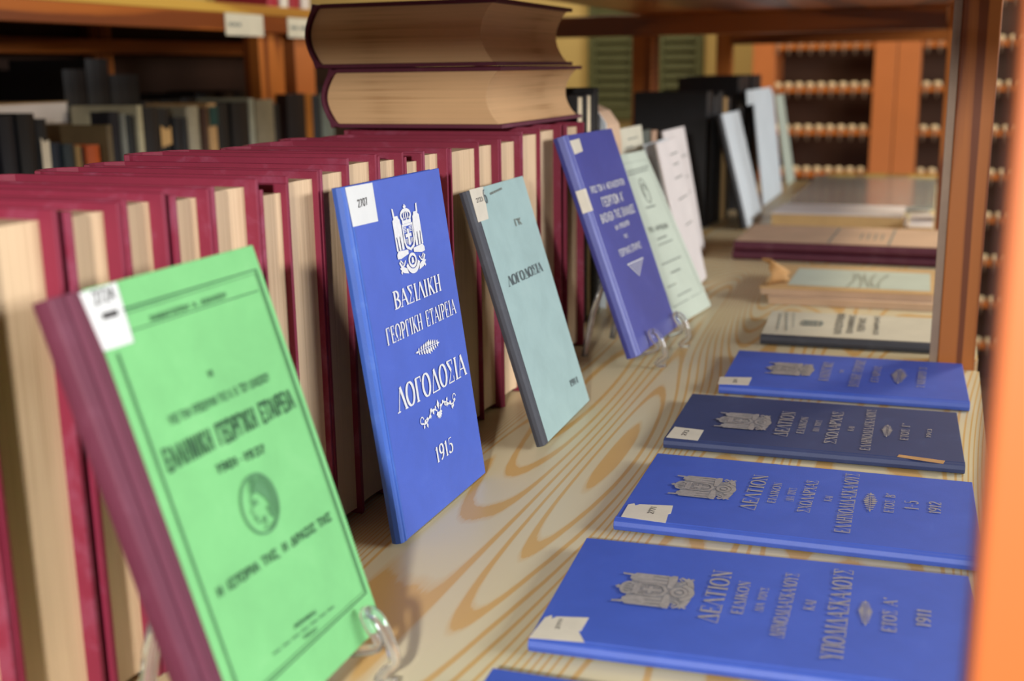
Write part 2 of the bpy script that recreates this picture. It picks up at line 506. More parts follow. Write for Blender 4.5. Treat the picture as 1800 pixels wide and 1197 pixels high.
def coat_of_arms(bm, cu, cv, w, h, z, ground=False):
    """crowned shield with a cross, two club-bearing supporters, plinth and ribbon with a medal"""
    def T(p):
        return (cu + p[0] * w, cv + (p[1] - .5) * h)

    def pl(pts):
        poly(bm, [T(p) for p in pts], z)

    def ln(pts, wd_):
        polyline2(bm, [T(p) for p in pts], wd_ * w, z)
    if ground:      # worn foil: the whole figure is filled, the drawing only just stands out
        pl([(-.50, .28), (-.40, .24), (.40, .24), (.50, .28), (.50, .78), (.42, .86), (.20, .82), (.17, .90), (0, .96), (-.17, .90), (-.20, .82), (-.42, .86), (-.50, .78)])
        pl([(-.44, .06), (-.20, .0), (.20, .0), (.44, .06), (.34, .24), (-.34, .24)])
        for f in bm.faces:
            f.material_index = 1
        z += .00015
    n_ground = len(bm.faces)
    for s in (-1, 1):
        pl([(s * .22, .56), (s * .50, .56), (s * .50, .80), (s * .38, .86), (s * .24, .80)])
        pl([(s * .50, .36), (s * .44, .36), (s * .46, .74), (s * .42, .84), (s * .34, .86), (s * .28, .80), (s * .50, .80)][0:4] + [(s * .50, .78)])
        pl([(s * .40, .36), (s * .34, .36), (s * .33, .72), (s * .42, .84), (s * .45, .74)])
        pl([(s * .30, .36), (s * .22, .36), (s * .22, .72), (s * .30, .86), (s * .38, .84), (s * .32, .72)])
        pl([(s * .50, .78), (s * .42, .86), (s * .30, .86), (s * .22, .72), (s * .34, .70), (s * .46, .72)])
        pl([(s * .46, .84), (s * .40, .84), (s * .42, .97), (s * .47, .98)])
        pl([(s * .52, .25), (s * .52, .31), (s * .46, .36), (s * .10, .34), (s * .10, .28), (s * .40, .24)])
        ln([(s * .44, .22), (s * .36, .17), (s * .42, .12), (s * .32, .14), (s * .26, .20)], .03)
        ln([(s * .48, .20), (s * .40, .10), (s * .46, .03)], .05)
        pl([(s * .20, .00), (s * .38, .03), (s * .50, .11), (s * .40, .13), (s * .24, .08)])
    ln([(x, y) for x, y in arc(0, .20, .24, .19, 200, 340, 12)], .08)
    ln([(x, y) for x, y in arc(0, .17, .13, .09, 0, 360, 16)], .05)
    pl([(-.05, .13), (.05, .13), (.03, .21), (-.03, .21)])
    # shield: rim, cross, hatching
    sh = [(-.18, .70), (.18, .70), (.18, .46), (.13, .38), (0, .335), (-.13, .38), (-.18, .46), (-.18, .70)]
    ln(sh, .05)
    pl([(-.035, .40), (.035, .40), (.035, .64), (-.035, .64)])
    pl([(-.11, .52), (.11, .52), (.11, .57), (-.11, .57)])
    for i in range(4):
        ln([(-.15, .60 + i * .022), (-.05, .60 + i * .022)], .012)
        ln([(.05, .60 + i * .022), (.15, .60 + i * .022)], .012)
        ln([(.06 + i * .025, .41 + i * .012), (.06 + i * .025, .50)], .012)
        ln([(-.06 - i * .025, .41 + i * .012), (-.06 - i * .025, .50)], .012)
    # crown
    pl([(-.16, .72), (.16, .72), (.17, .77), (-.17, .77)])
    ln(arc(0, .84, .18, .08, -50, 230, 14), .05)
    ln(arc(0, .84, .08, .08, -40, 220, 12), .035)
    ln([(0, .77), (0, .93)], .035)
    ln([(0, .93), (0, 1.0)], .04)
    ln([(-.05, .965), (.05, .965)], .035)


def leaf_ornament(bm, a, b, c, z, rich=False):
    bx, by = b[0] - a[0], b[1] - a[1]
    W = math.hypot(bx, by)
    ex, ey = bx / W, by / W
    h = abs((c[0] - a[0]) * -ey + (c[1] - a[1]) * ex)

    def T(p):
        gx, gy = p[0] * W, p[1] * h
        return (a[0] + ex * gx - ey * gy, a[1] + ey * gx + ex * gy)

    def leaf(x, y, l, ang, wd_=.3):
        ca, sa = math.cos(ang), math.sin(ang)
        k = W / h
        pts = []
        for t, s in ((0, 0), (.5, wd_), (1, 0), (.5, -wd_)):
            px, py = t * l * ca - s * l * sa, t * l * sa + s * l * ca
            pts.append(T((x + px, y + py * k)))
        poly(bm, pts, z)
    if not rich:
        polyline2(bm, [T((0, .5)), T((1, .5))], h * .08, z)
        for i in range(9):
            t = .12 + i * .095
            r = .16 * (1 - abs(t - .5) * 1.3)
            leaf(t, .5, r, 1.0)
            leaf(t, .5, r, -1.0)
        leaf(0, .5, .14, 0, .15)
        leaf(.86, .5, .14, 0, .15)
    else:
        for s in (-1, 1):
            pts = [(.5 + s * (.04 + .44 * t), .45 + .32 * math.sin(t * 6.0) * (1 - .3 * t)) for t in [i / 14 for i in range(15)]]
            polyline2(bm, [T(p) for p in pts], h * .10, z)
            for i in range(2, 14, 2):
                leaf(pts[i][0], pts[i][1], .07, 1.2 + i, .32)
                leaf(pts[i][0], pts[i][1], .06, -1.4 + i, .32)
            polyline2(bm, [T(p) for p in arc(.5 + s * .46, .55, .045, .24, 0, 300, 9)], h * .08, z)
        for k_ in range(7):
            leaf(.5, .32, .085, -2.9 + k_ * .45, .3)
        leaf(.5, .5, .12, 1.57, .3)


def classical_head(bm, cu, cv, rx, ry, z):
    """oval medallion with a head in profile"""
    def E(t, f=1.0):
        return (cu + rx * f * math.cos(t), cv + ry * f * math.sin(t))

    def T(x, y):
        return (cu + x * rx, cv + y * ry)
    polyline2(bm, [E(2 * math.pi * i / 40) for i in range(41)], rx * .09, z)
    # hair: wavy locks round the crown and the nape
    for k in range(7):
        r = .52 + k * .055
        polyline2(bm, [T(.10 + r * math.cos(t), .12 + r * 1.05 * math.sin(t)) for t in [math.radians(-62 + 8 * i + 3 * math.sin(i + k)) for i in range(27 - k)]], rx * .04, z)
    poly(bm, [T(.0, .62), T(.34, .72), T(.62, .40), T(.62, .0), T(.52, -.3), T(.34, .1), T(.10, .34), T(-.22, .44)], z)
    # face outline, brow, eye, mouth
    polyline2(bm, [T(-.22, .44), T(-.42, .26), T(-.40, .08), T(-.60, -.12), T(-.46, -.18), T(-.50, -.34), T(-.42, -.40), T(-.40, -.54), T(-.20, -.58), T(.06, -.44)], rx * .05, z)
    polyline2(bm, [T(-.38, .16), T(-.12, .18)], rx * .06, z)
    polyline2(bm, [T(-.34, .06), T(-.2, .10), T(-.12, .04)], rx * .06, z)
    polyline2(bm, [T(-.48, -.36), T(-.30, -.34)], rx * .05, z)
    polyline2(bm, [T(.30, -.2), T(.36, -.5), T(.54, -.74)], rx * .07, z)
    polyline2(bm, [T(.02, -.44), T(.0, -.68), T(-.2, -.84), T(.1, -.9), T(.5, -.76)], rx * .06, z)
BOOKS = {
  'green': ((-0.28239, 0.38799, 0.027), (-0.00778, 0.99997, 0.0), (-0.30478, -0.00237, 0.95242), (0.95239, 0.00741, 0.30479), 0.1585, 0.2283, 0.0120),
  'blue': ((-0.3473, 0.7083, 0.003), (0.0135, 0.99991, 0.0), (-0.13795, 0.00186, 0.99044), (0.99035, -0.01337, 0.13796), 0.1580, 0.2590, 0.0100),
  'grey': ((-0.3195, 0.9489, 0.004), (-0.0161, 0.99987, 0.0), (-0.29261, -0.00471, 0.95622), (0.95609, 0.01539, 0.29265), 0.1520, 0.2390, 0.0090),
  'dblue': ((-0.30068, 1.22108, 0.024), (0.06381, 0.99796, 0.0), (-0.33945, 0.0217, 0.94037), (0.93846, -0.06001, 0.34014), 0.1577, 0.2562, 0.0150),
  'cream': ((-0.3146, 1.4537, 0.003), (0.1217, 0.99257, 0.0), (-0.42762, 0.05243, 0.90244), (0.89573, -0.10982, 0.43082), 0.1700, 0.2417, 0.0050),
  'd0': ((0.04308, 0.40048, 0.009), (-0.03, 0.99955, 0.0), (-0.99955, -0.03, 0.0), (0.0, 0.0, 1.0), 0.1580, 0.2560, 0.0090),
  'd1': ((0.04564, 0.60738, 0.009), (-0.06595, 0.99782, 0.0), (-0.99782, -0.06595, 0.0), (0.0, 0.0, 1.0), 0.1550, 0.2560, 0.0090),
  'd2': ((0.04542, 0.7921, 0.009), (-0.025, 0.99969, 0.0), (-0.99969, -0.025, 0.0), (0.0, 0.0, 1.0), 0.1580, 0.2560, 0.0090),
  'd3': ((0.03674, 0.99382, 0.009), (-0.03499, 0.99939, 0.0), (-0.99939, -0.03499, 0.0), (0.0, 0.0, 1.0), 0.1550, 0.2550, 0.0090),
  'd4': ((0.04377, 1.18795, 0.009), (-0.03299, 0.99946, 0.0), (-0.99946, -0.03299, 0.0), (0.0, 0.0, 1.0), 0.1610, 0.2470, 0.0090),
  'white': ((0.03027, 1.42802, 0.012), (-0.04498, 0.99899, 0.0), (-0.99899, -0.04498, 0.0), (0.0, 0.0, 1.0), 0.1500, 0.2250, 0.0120),
}
MARKS = [
  ('blue', 'label', '', '', [0.001, 0.2586, 0.0407, 0.2582, 0.0402, 0.2303, 0.0029, 0.231]),
  ('blue', 'emblem', '', '', [0.0835, 0.2371, 0.0735, 0.1867, 0.0622, 0.1981, 0.1074, 0.199, 0.0702, 0.2282, 0.0977, 0.2314]),
  ('blue', 'num', '2707', 'n', [0.014, 0.2432, 0.0286, 0.2436, 0.0142, 0.2484]),
  ('blue', 'text', 'ΒΑΣΙΛΙΚΗ', 's', [0.044, 0.1644, 0.1261, 0.164, 0.0443, 0.1772]),
  ('blue', 'text', 'ΓΕΩΡΓΙΚΗ ΕΤΑΙΡΕΙΑ', 's', [0.0237, 0.1418, 0.1465, 0.1412, 0.0232, 0.1537]),
  ('blue', 'leaf', '', '', [0.0647, 0.1231, 0.1077, 0.1221, 0.0657, 0.1297]),
  ('blue', 'text', 'ΛΟΓΟΔΟΣΙΑ', 's', [0.0241, 0.0913, 0.148, 0.0893, 0.0258, 0.1088]),
  ('blue', 'scroll', '', '', [0.055, 0.0689, 0.1216, 0.0714, 0.0556, 0.0802]),
  ('blue', 'text', '1915', 's', [0.0708, 0.0373, 0.1026, 0.0373, 0.0726, 0.0492]),
  ('grey', 'label', '', '', [0.0033, 0.2396, 0.0374, 0.2392, 0.0276, 0.2098, 0.0016, 0.21]),
  ('grey', 'text', '6', 's', [0.0313, 0.2238, 0.0388, 0.224, 0.0349, 0.2363]),
  ('grey', 'dash', '', '', [0.0499, 0.2309, 0.0843, 0.2328, 0.0496, 0.2342]),
  ('grey', 'num', '2723', 'n', [0.0111, 0.2267, 0.0272, 0.227, 0.0112, 0.2304]),
  ('grey', 'faint', 'ΓΚ', 'n', [0.09, 0.1944, 0.1086, 0.1942, 0.0909, 0.2011]),
  ('grey', 'text', 'ΛΟΓΟΔΟΣΙΑ', 's', [0.0287, 0.1453, 0.1273, 0.1435, 0.0326, 0.1544]),
  ('grey', 'text', '1914', 's', [0.1088, 0.0264, 0.1335, 0.0245, 0.1101, 0.0326]),
  ('green', 'label', '', '', [0.0162, 0.2273, 0.0414, 0.2277, 0.0391, 0.1992, 0.0187, 0.1997]),
  ('green', 'num', '2724', 'n', [0.0228, 0.2201, 0.0374, 0.2205, 0.0232, 0.2262]),
  ('green', 'stamp', '', 'n', [0.0245, 0.2131, 0.0351, 0.213, 0.0249, 0.216]),
  ('green', 'frame', '', '', [0.0358, 0.2151, 0.1514, 0.2147, 0.1534, 0.0197, 0.0464, 0.0244, 0.027, 0.1977, 0.0255, 0.0356]),
  ('green', 'rule', '', '', [0.0398, 0.2046, 0.1484, 0.2035]),
  ('green', 'text', 'ΠΑΝΑΓΙΩΤΟΥ Α. ΔΕΚΑΖΟΥ', 'n', [0.0553, 0.2056, 0.1188, 0.2055, 0.0555, 0.2084]),
  ('green', 'text', 'Η', 'n', [0.0827, 0.1704, 0.0865, 0.1703, 0.0832, 0.1739]),
  ('green', 'text', 'ΥΠΟ ΤΗΝ ΠΡΟΕΔΡΙΑΝ ΤΗΣ Α. Β. ΤΟΥ ΔΙΑΔΟΧΟΥ', 'n', [0.0434, 0.1569, 0.131, 0.1561, 0.0431, 0.1614]),
  ('green', 'text', 'ΕΛΛΗΝΙΚΗ ΓΕΩΡΓΙΚΗ ΕΤΑΙΡΕΙΑ', 'n', [0.0313, 0.1373, 0.1456, 0.1363, 0.032, 0.1483]),
  ('green', 'text', '1901–1937', 'n', [0.0642, 0.1253, 0.1063, 0.1228, 0.0646, 0.1298]),
  ('green', 'oval', '', '', [0.0772, 0.099, 0.0983, 0.1026, 0.0771, 0.1119]),
  ('green', 'ovalpts', '', '', [0.0877, 0.1011, 0.0917, 0.116, 0.0844, 0.0855, 0.0725, 0.1033, 0.104, 0.099]),
  ('green', 'text', 'Η ΙΣΤΟΡΙΑ ΤΗΣ, Η ΔΡΑΣΙΣ ΤΗΣ', 'n', [0.0347, 0.0732, 0.1432, 0.0704, 0.0347, 0.0781]),
  ('green', 'text', 'ΑΘΗΝΑΙ', 'n', [0.0807, 0.0349, 0.1018, 0.0335, 0.0806, 0.0372]),
  ('green', 'dash', '', '', [0.0583, 0.0324, 0.1216, 0.0296, 0.0582, 0.034]),
  ('green', 'text', '1937', 'n', [0.0849, 0.0268, 0.098, 0.0258, 0.085, 0.0287]),
  ('dblue', 'label', '', '', [0.0078, 0.2494, 0.0389, 0.2504, 0.0371, 0.2355, 0.0095, 0.2337]),
  ('dblue', 'spinelabel', '', '', [-0.0396, 0.1943, -0.0147, 0.1945, -0.0089, 0.1698, -0.0401, 0.1689]),
  ('dblue', 'text', 'ΠΡΟΣ ΤΟΝ Α. ΜΕΓΑΛΕΙΟΤΑΤΟΝ', 's', [0.0202, 0.1872, 0.1371, 0.1864, 0.0233, 0.1946]),
  ('dblue', 'text', "ΓΕΩΡΓΙΟΝ Α'", 's', [0.0424, 0.1685, 0.1174, 0.168, 0.0461, 0.1795]),
  ('dblue', 'text', 'ΒΑΣΙΛΕΑ ΤΗΣ ΕΛΛΑΔΟΣ', 's', [0.0226, 0.1519, 0.1408, 0.1509, 0.0257, 0.1617]),
  ('dblue', 'text', 'ΚΑΙ ΠΡΟΕΔΡΟΝ', 's', [0.0571, 0.1388, 0.108, 0.1394, 0.0586, 0.1444]),
  ('dblue', 'text', 'ΤΗΣ', 's', [0.0758, 0.1264, 0.0884, 0.1264, 0.077, 0.1308]),
  ('dblue', 'text', 'ΓΕΩΡΓΙΚΗΣ ΕΤΑΙΡΙΑΣ', 's', [0.0433, 0.1089, 0.1213, 0.1083, 0.0466, 0.1168]),
  ('dblue', 'tri', '', '', [0.0564, 0.0974, 0.1159, 0.0965, 0.0827, 0.0788]),
  ('d1', 'label', '', '', [0.0302, 0.2534, 0.0331, 0.2272, 0.0022, 0.223, -0.0007, 0.2558]),
  ('d1', 'emblemR', '', '', [0.0709, 0.22, 0.095, 0.1705, 0.1037, 0.1987, 0.0575, 0.1946]),
  ('d1', 'num', '2711', 'n', [0.0135, 0.241, 0.027, 0.2418, 0.0129, 0.2433]),
  ('d1', 'text', 'ΔΕΛΤΙΟΝ', 's', [0.0455, 0.151, 0.1211, 0.1493, 0.0461, 0.163]),
  ('d1', 'text', 'ΕΙΔΙΚΟΝ', 's', [0.0607, 0.1372, 0.1083, 0.1361, 0.0596, 0.1443]),
  ('d1', 'text', 'ΔΙΑ ΤΟΥΣ', 's', [0.0668, 0.1257, 0.1019, 0.1241, 0.0655, 0.1307]),
  ('d1', 'text', 'ΔΗΜΟΔΙΔΑΣΚΑΛΟΥΣ', 's', [0.036, 0.1112, 0.1286, 0.1065, 0.0367, 0.1194]),
  ('d1', 'text', 'ΚΑΙ', 's', [0.0771, 0.0955, 0.0911, 0.0943, 0.0771, 0.1017]),
  ('d1', 'text', 'ΥΠΟΔΙΔΑΣΚΑΛΟΥΣ', 's', [0.0172, 0.0778, 0.143, 0.0723, 0.0167, 0.0896]),
  ('d1', 'text', "ΕΤΟΣ Α'", 's', [0.06, 0.0477, 0.1063, 0.0457, 0.0593, 0.0557]),
  ('d1', 'text', '1911', 's', [0.0718, 0.028, 0.0952, 0.0264, 0.0697, 0.0361]),
  ('d1', 'leaf', '', '', [0.0643, 0.0621, 0.0996, 0.0618, 0.0628, 0.068]),
  ('d2', 'label', '', '', [0.0335, 0.2533, 0.0375, 0.2191, 0.0022, 0.2178, 0.0047, 0.2519]),
  ('d2', 'emblemR', '', '', [0.0783, 0.2293, 0.0933, 0.1789, 0.1068, 0.2076, 0.06, 0.2024]),
  ('d2', 'num', '2771', 'n', [0.016, 0.23, 0.0305, 0.23, 0.0159, 0.2344]),
  ('d2', 'text', 'ΔΕΛΤΙΟΝ', 's', [0.0457, 0.1586, 0.1246, 0.1569, 0.0472, 0.1699]),
  ('d2', 'text', 'ΕΙΔΙΚΟΝ', 's', [0.0644, 0.1454, 0.1102, 0.1445, 0.0638, 0.1514]),
  ('d2', 'text', 'ΔΙΑ ΤΟΥΣ', 's', [0.072, 0.1325, 0.1018, 0.1322, 0.0702, 0.1383]),
  ('d2', 'text', 'ΣΧΟΛΑΡΧΑΣ', 's', [0.0516, 0.1189, 0.1238, 0.1171, 0.049, 0.1278]),
  ('d2', 'text', 'ΚΑΙ', 's', [0.0803, 0.1046, 0.0918, 0.1041, 0.0787, 0.11]),
  ('d2', 'text', 'ΕΛΛΗΝΟΔΙΔΑΣΚΑΛΟΥΣ', 's', [0.0199, 0.0882, 0.1496, 0.0865, 0.0178, 0.0987]),
  ('d2', 'text', "ΕΤΟΣ Β'", 's', [0.0695, 0.0591, 0.1107, 0.058, 0.0675, 0.0659]),
  ('d2', 'text', '1-5', 's', [0.0808, 0.0413, 0.0991, 0.0413, 0.0803, 0.0511]),
  ('d2', 'text', '1912', 's', [0.0771, 0.0257, 0.1016, 0.0248, 0.0758, 0.0341]),
  ('d2', 'leaf', '', '', [0.0666, 0.0728, 0.1087, 0.0732, 0.0648, 0.0789]),
  ('d3', 'label', '', '', [0.0364, 0.2517, 0.0332, 0.2242, 0.0017, 0.2246, 0.0032, 0.2535]),
  ('d3', 'emblemR', '', '', [0.068, 0.2183, 0.0744, 0.1681, 0.0952, 0.1965, 0.0458, 0.192]),
  ('d3', 'num', '273', 'n', [0.0119, 0.2374, 0.028, 0.2365, 0.0108, 0.2414]),
  ('d3', 'torn', '', '', [0.0033, 0.0542, 0.0093, 0.0528, 0.0029, 0.0158, -0.0051, 0.0175]),
  ('d3', 'text', 'ΔΕΛΤΙΟΝ', 's', [0.0337, 0.1493, 0.113, 0.1475, 0.0336, 0.1614]),
  ('d3', 'text', 'ΕΙΔΙΚΟΝ', 's', [0.0463, 0.1356, 0.0992, 0.1345, 0.0445, 0.142]),
  ('d3', 'text', 'ΔΙΑ ΤΟΥΣ', 's', [0.0552, 0.1231, 0.0917, 0.1217, 0.0538, 0.1283]),
  ('d3', 'text', 'ΣΧΟΛΑΡΧΑΣ', 's', [0.024, 0.1063, 0.1251, 0.1035, 0.0232, 0.1161]),
  ('d3', 'text', 'ΚΑΙ', 's', [0.0664, 0.0927, 0.0806, 0.0919, 0.0665, 0.0976]),
  ('d3', 'text', 'ΕΛΛΗΝΟΔΙΔΑΣΚΑΛΟΥΣ', 's', [0.0133, 0.077, 0.141, 0.0737, 0.0129, 0.0852]),
  ('d3', 'text', "ΕΤΟΣ Γ'", 's', [0.0516, 0.0452, 0.1027, 0.0429, 0.051, 0.0519]),
  ('d3', 'text', '1913', 's', [0.0648, 0.0259, 0.0911, 0.024, 0.0638, 0.0297]),
  ('d3', 'leaf', '', '', [0.0561, 0.0617, 0.0949, 0.0607, 0.0557, 0.0655]),
  ('d4', 'label', '', '', [0.032, 0.2508, 0.0382, 0.2175, 0.0066, 0.2175, 0.0024, 0.2486]),
  ('d4', 'emblemR', '', '', [0.0808, 0.2073, 0.0927, 0.1567, 0.1116, 0.1841, 0.0585, 0.1809]),
  ('d4', 'num', '271', 'n', [0.0112, 0.2303, 0.0261, 0.2308, 0.0102, 0.234]),
  ('d4', 'text', 'ΚΑΝΟΝΙΣΜΟΣ', 's', [0.0447, 0.1383, 0.1275, 0.137, 0.0446, 0.1486]),
  ('d4', 'text', 'ΤΗΣ', 's', [0.0826, 0.1244, 0.0974, 0.1241, 0.0814, 0.1285]),
  ('d4', 'text', 'ΒΑΣΙΛΙΚΗΣ ΓΕΩΡΓΙΚΗΣ', 's', [0.0287, 0.1073, 0.1461, 0.1027, 0.0286, 0.1173]),
  ('d4', 'text', 'ΕΤΑΙΡΙΑΣ', 's', [0.0529, 0.088, 0.123, 0.0851, 0.0536, 0.0954]),
  ('d4', 'text', '2 ΝΟΕΜΒΡΙΟΥ 13', 's', [0.044, 0.0418, 0.1298, 0.0377, 0.0429, 0.0497]),
  ('d4', 'leaf', '', '', [0.0513, 0.064, 0.1174, 0.0613, 0.0507, 0.072]),
  ('white', 'text', 'ΚΑΤΑΣΤΑΤΙΚΟΝ', 'n', [0.0249, 0.1295, 0.1473, 0.1283, 0.0227, 0.1384]),
  ('white', 'text', 'ΕΛΛΗΝΙΚΗΣ', 'n', [0.0313, 0.1163, 0.14, 0.1147, 0.0294, 0.1239]),
  ('white', 'text', 'ΓΕΩΡΓΙΚΗΣ', 'n', [0.044, 0.1025, 0.1259, 0.1012, 0.0419, 0.1108]),
  ('white', 'text', 'ΕΤΑΙΡΕΙΑΣ', 'n', [0.0316, 0.0858, 0.1404, 0.0845, 0.0301, 0.0915]),
  ('white', 'dash', '', '', [0.0335, 0.2076, 0.1342, 0.2113, 0.0358, 0.2112]),
  ('white', 'dash', '', '', [0.03, 0.1961, 0.1431, 0.2043, 0.0291, 0.2]),
  ('white', 'dash', '', '', [0.0509, 0.1891, 0.1455, 0.1946, 0.0504, 0.191]),
  ('white', 'emblemR', '', '', [0.0785, 0.1836, 0.0825, 0.1542, 0.0954, 0.1698, 0.0627, 0.1679]),
  ('cream', 'frame', '', '', [0.0725, 0.228, 0.1749, 0.2281, 0.1569, 0.0237, 0.0342, 0.0245, 0.0725, 0.228, 0.0342, 0.0245]),
  ('cream', 'dash', '', '', [0.0758, 0.2163, 0.1601, 0.2179, 0.0766, 0.2201]),
  ('cream', 'dash', '', '', [0.0737, 0.2115, 0.1516, 0.2134, 0.0751, 0.2151]),
  ('cream', 'dash', '', '', [0.0873, 0.1618, 0.1239, 0.1613, 0.0882, 0.1655]),
  ('cream', 'dash', '', '', [0.079, 0.1159, 0.1173, 0.1163, 0.0798, 0.1196]),
  ('cream', 'dash', '', '', [0.075, 0.1076, 0.1325, 0.1081, 0.075, 0.1106]),
  ('cream', 'dash', '', '', [0.059, 0.0819, 0.1377, 0.0819, 0.059, 0.0854]),
  ('cream', 'dash', '', '', [0.0769, 0.0667, 0.1156, 0.0665, 0.0777, 0.0722]),
  ('cream', 'dash', '', '', [0.0449, 0.0511, 0.0794, 0.051, 0.0445, 0.0536]),
  ('cream', 'dash', '', '', [0.0666, 0.0344, 0.1246, 0.0345, 0.0662, 0.037]),
  ('cream', 'text', 'ΤΟ ΑΡΘΟΝ', 'n', [0.063, 0.1283, 0.1356, 0.1259, 0.0639, 0.1349]),
  ('cream', 'ovalfaint', '', '', [0.094, 0.1738, 0.123, 0.1757, 0.102, 0.196]),
]

# ================================================================== the room
structure(box_obj('floor', (-4.2, 4.0, -3.5, 5.36, -1.04, -1.0), M['floor']))
structure(box_obj('wall_back', (-4.2, 4.0, 5.36, 5.46, -1.0, 2.7), M['wall']))
structure(box_obj('wall_left', (-4.3, -4.2, -3.5, 5.46, -1.0, 2.7), M['wall']))


def shutter(name, x0, x1, z0, z1):
    root = structure(thing(name, 'olive louvred shutter on the cream back wall', 'shutter'))
    del root['label'], root['category']
    bm = bmesh.new()
    for a in ((x0, x0 + .035), (x1 - .035, x1)):
        add_box(bm, a[0], a[1], 5.315, 5.358, z0, z1)
    for a in ((z0, z0 + .05), (z1 - .05, z1)):
        add_box(bm, x0 + .035, x1 - .035, 5.316, 5.357, a[0], a[1])
    link_mesh('shutter_frame', bm, M['shutter'], root, bevel=.002)
    bm = bmesh.new()
    z = z0 + .06
    while z < z1 - .07:
        add_prism(bm, [(5.322, z), (5.326, z - .003), (5.352, z + .030), (5.348, z + .033)], x0 + .034, x1 - .034, (1, 2, 0))
        z += .0415
    link_mesh('louvre_slats', bm, M['shutter'], root)
    return root


shutter('window_1', -1.565, -1.33, .10, 1.3)
shutter('window_2', -1.245, -1.03, .10, 1.3)

# cabinet against the back wall: dark back, orange rails, peach panels
cab = thing('wall_cabinet', 'wide dark cabinet with orange rails and peach panels against the back wall', 'cabinet', (0, 5.0, -1.0))


def cab_box(name, b, mat, bev=.002):
    bm = bmesh.new()
    add_box(bm, b[0], b[1], b[2] - 5.0, b[3] - 5.0, b[4] + 1.0, b[5] + 1.0)
    return link_mesh(name, bm, mat, cab, bevel=bev)


cab_box('back_panel', (-.76, 1.2, 5.25, 5.30, -1.0, 1.3), M['cab_dark'])
cab_box('upright_panel', (-.757, -.664, 4.985, 5.25, -1.0, 1.3), M['peach'])
cab_box('upright_panel', (-.272, -.186, 4.97, 5.25, -1.0, 1.3), M['peach'])
cab_box('upright_panel', (-.183, -.095, 4.97, 5.25, -1.0, 1.3), M['peach'])
cab_box('upright_panel', (.98, 1.10, 4.985, 5.25, -1.0, 1.3), M['peach'])
ROWS = [.427 - .172 * i for i in range(-1, 8)]
RN = ['highest', 'second highest', 'third highest', 'fourth highest', 'fifth highest', 'middle low', 'third lowest', 'second lowest', 'lowest']
proto = None
for ri, z in enumerate(ROWS):
    for (xa, xb) in ((-.662, -.274), (-.093, .978)):
        cab_box('rail', (xa, xb, 4.985, 5.05, z - .030, z - .010), M['cab_rail'])
    for bay, xs in (('left', [-.655 + .0438 * i for i in range(9)]), ('middle', [-.072 + .044 * i for i in range(3)]), ('right', [.105 + .044 * i for i in range(5)])):
        if (bay != 'right' and not (1 <= ri <= 4)):
            continue
        for x in xs:
            if proto is None:
                k = thing('peg', '', 'peg', (x, 5.012, z - .010))
                bm = bmesh.new()
                prof = [(0, .0), (.012, .0), (.0165, .006), (.017, .011), (.0135, .018), (.006, .021), (0, .0215)]
                rg = []
                for (r, h) in prof:
                    rg.append([bm.verts.new((r * math.cos(i * math.pi / 6), r * math.sin(i * math.pi / 6), h)) for i in range(12)] if r else [bm.verts.new((0, 0, h))])
                for A, B in zip(rg, rg[1:]):
                    for i in range(12):
                        q = [A[i % len(A)], A[(i + 1) % len(A)], B[(i + 1) % len(B)], B[i % len(B)]]
                        u_ = []
                        for v_ in q:
                            if v_ not in u_:
                                u_.append(v_)
                        bm.faces.new(u_)
                kh = link_mesh('head', bm, M['peg'], k, smooth=True)
                bm = bmesh.new()
                add_tube(bm, [(0, -.034, -.042), (0, -.034, -.004), (0, -.030, .004), (0, -.012, .006)], .0035, 6)
                ks = link_mesh('hanging_stem', bm, M['strip'], k, smooth=True)
                proto = (k, kh, ks)
            else:
                k = proto[0].copy()
                COL.objects.link(k)
                k.location = (x, 5.012, z - .010)
                for part in proto[1:]:
                    c = part.copy()
                    COL.objects.link(c)
                    c.parent = k
            tag(k, 'small cream peg on the %s orange cabinet rail, %s' % (RN[ri], {'left': 'between the peach panels', 'middle': 'beside the double peach panel', 'right': 'seen right of the bookcase post'}[bay]), 'peg', 'cream pegs along the cabinet rails')

# ================================================================== the bookcase the photo looks into
case = thing('wooden_bookcase', 'varnished pine bookcase with a pale pine shelf carrying the displayed books', 'bookcase', (0, 0, -1.0))


def case_box(name, b, mat, bev=.0015):
    bm = bmesh.new()
    add_box(bm, b[0], b[1], b[2], b[3], b[4] + 1, b[5] + 1)
    return link_mesh(name, bm, mat, case, bevel=bev)


def board(name, xl, xr, y0, y1, z0, z1, notches, mat):
    pts = [(xl, y0), (xr - .012, y0), (xr, y0 + .012)]
    xn, w = notches[0][0], 0
    for (x, ya, yb) in notches:
        pts += [(xr, ya - .004), (xr - .004, ya), (x, ya), (x, yb), (xr, yb)]
    pts += [(xr, y1), (xl, y1)]
    bm = bmesh.new()
    bot = [bm.verts.new((p[0], p[1], z0 + 1)) for p in pts]
    top = [bm.verts.new((p[0], p[1], z1 + 1)) for p in pts]
    n = len(pts)
    for i in range(n):
        bm.faces.new((bot[i], bot[(i + 1) % n], top[(i + 1) % n], top[i]))
    bm.faces.new(bot[::-1])
    bm.faces.new(top)
    return link_mesh(name, bm, mat, case)


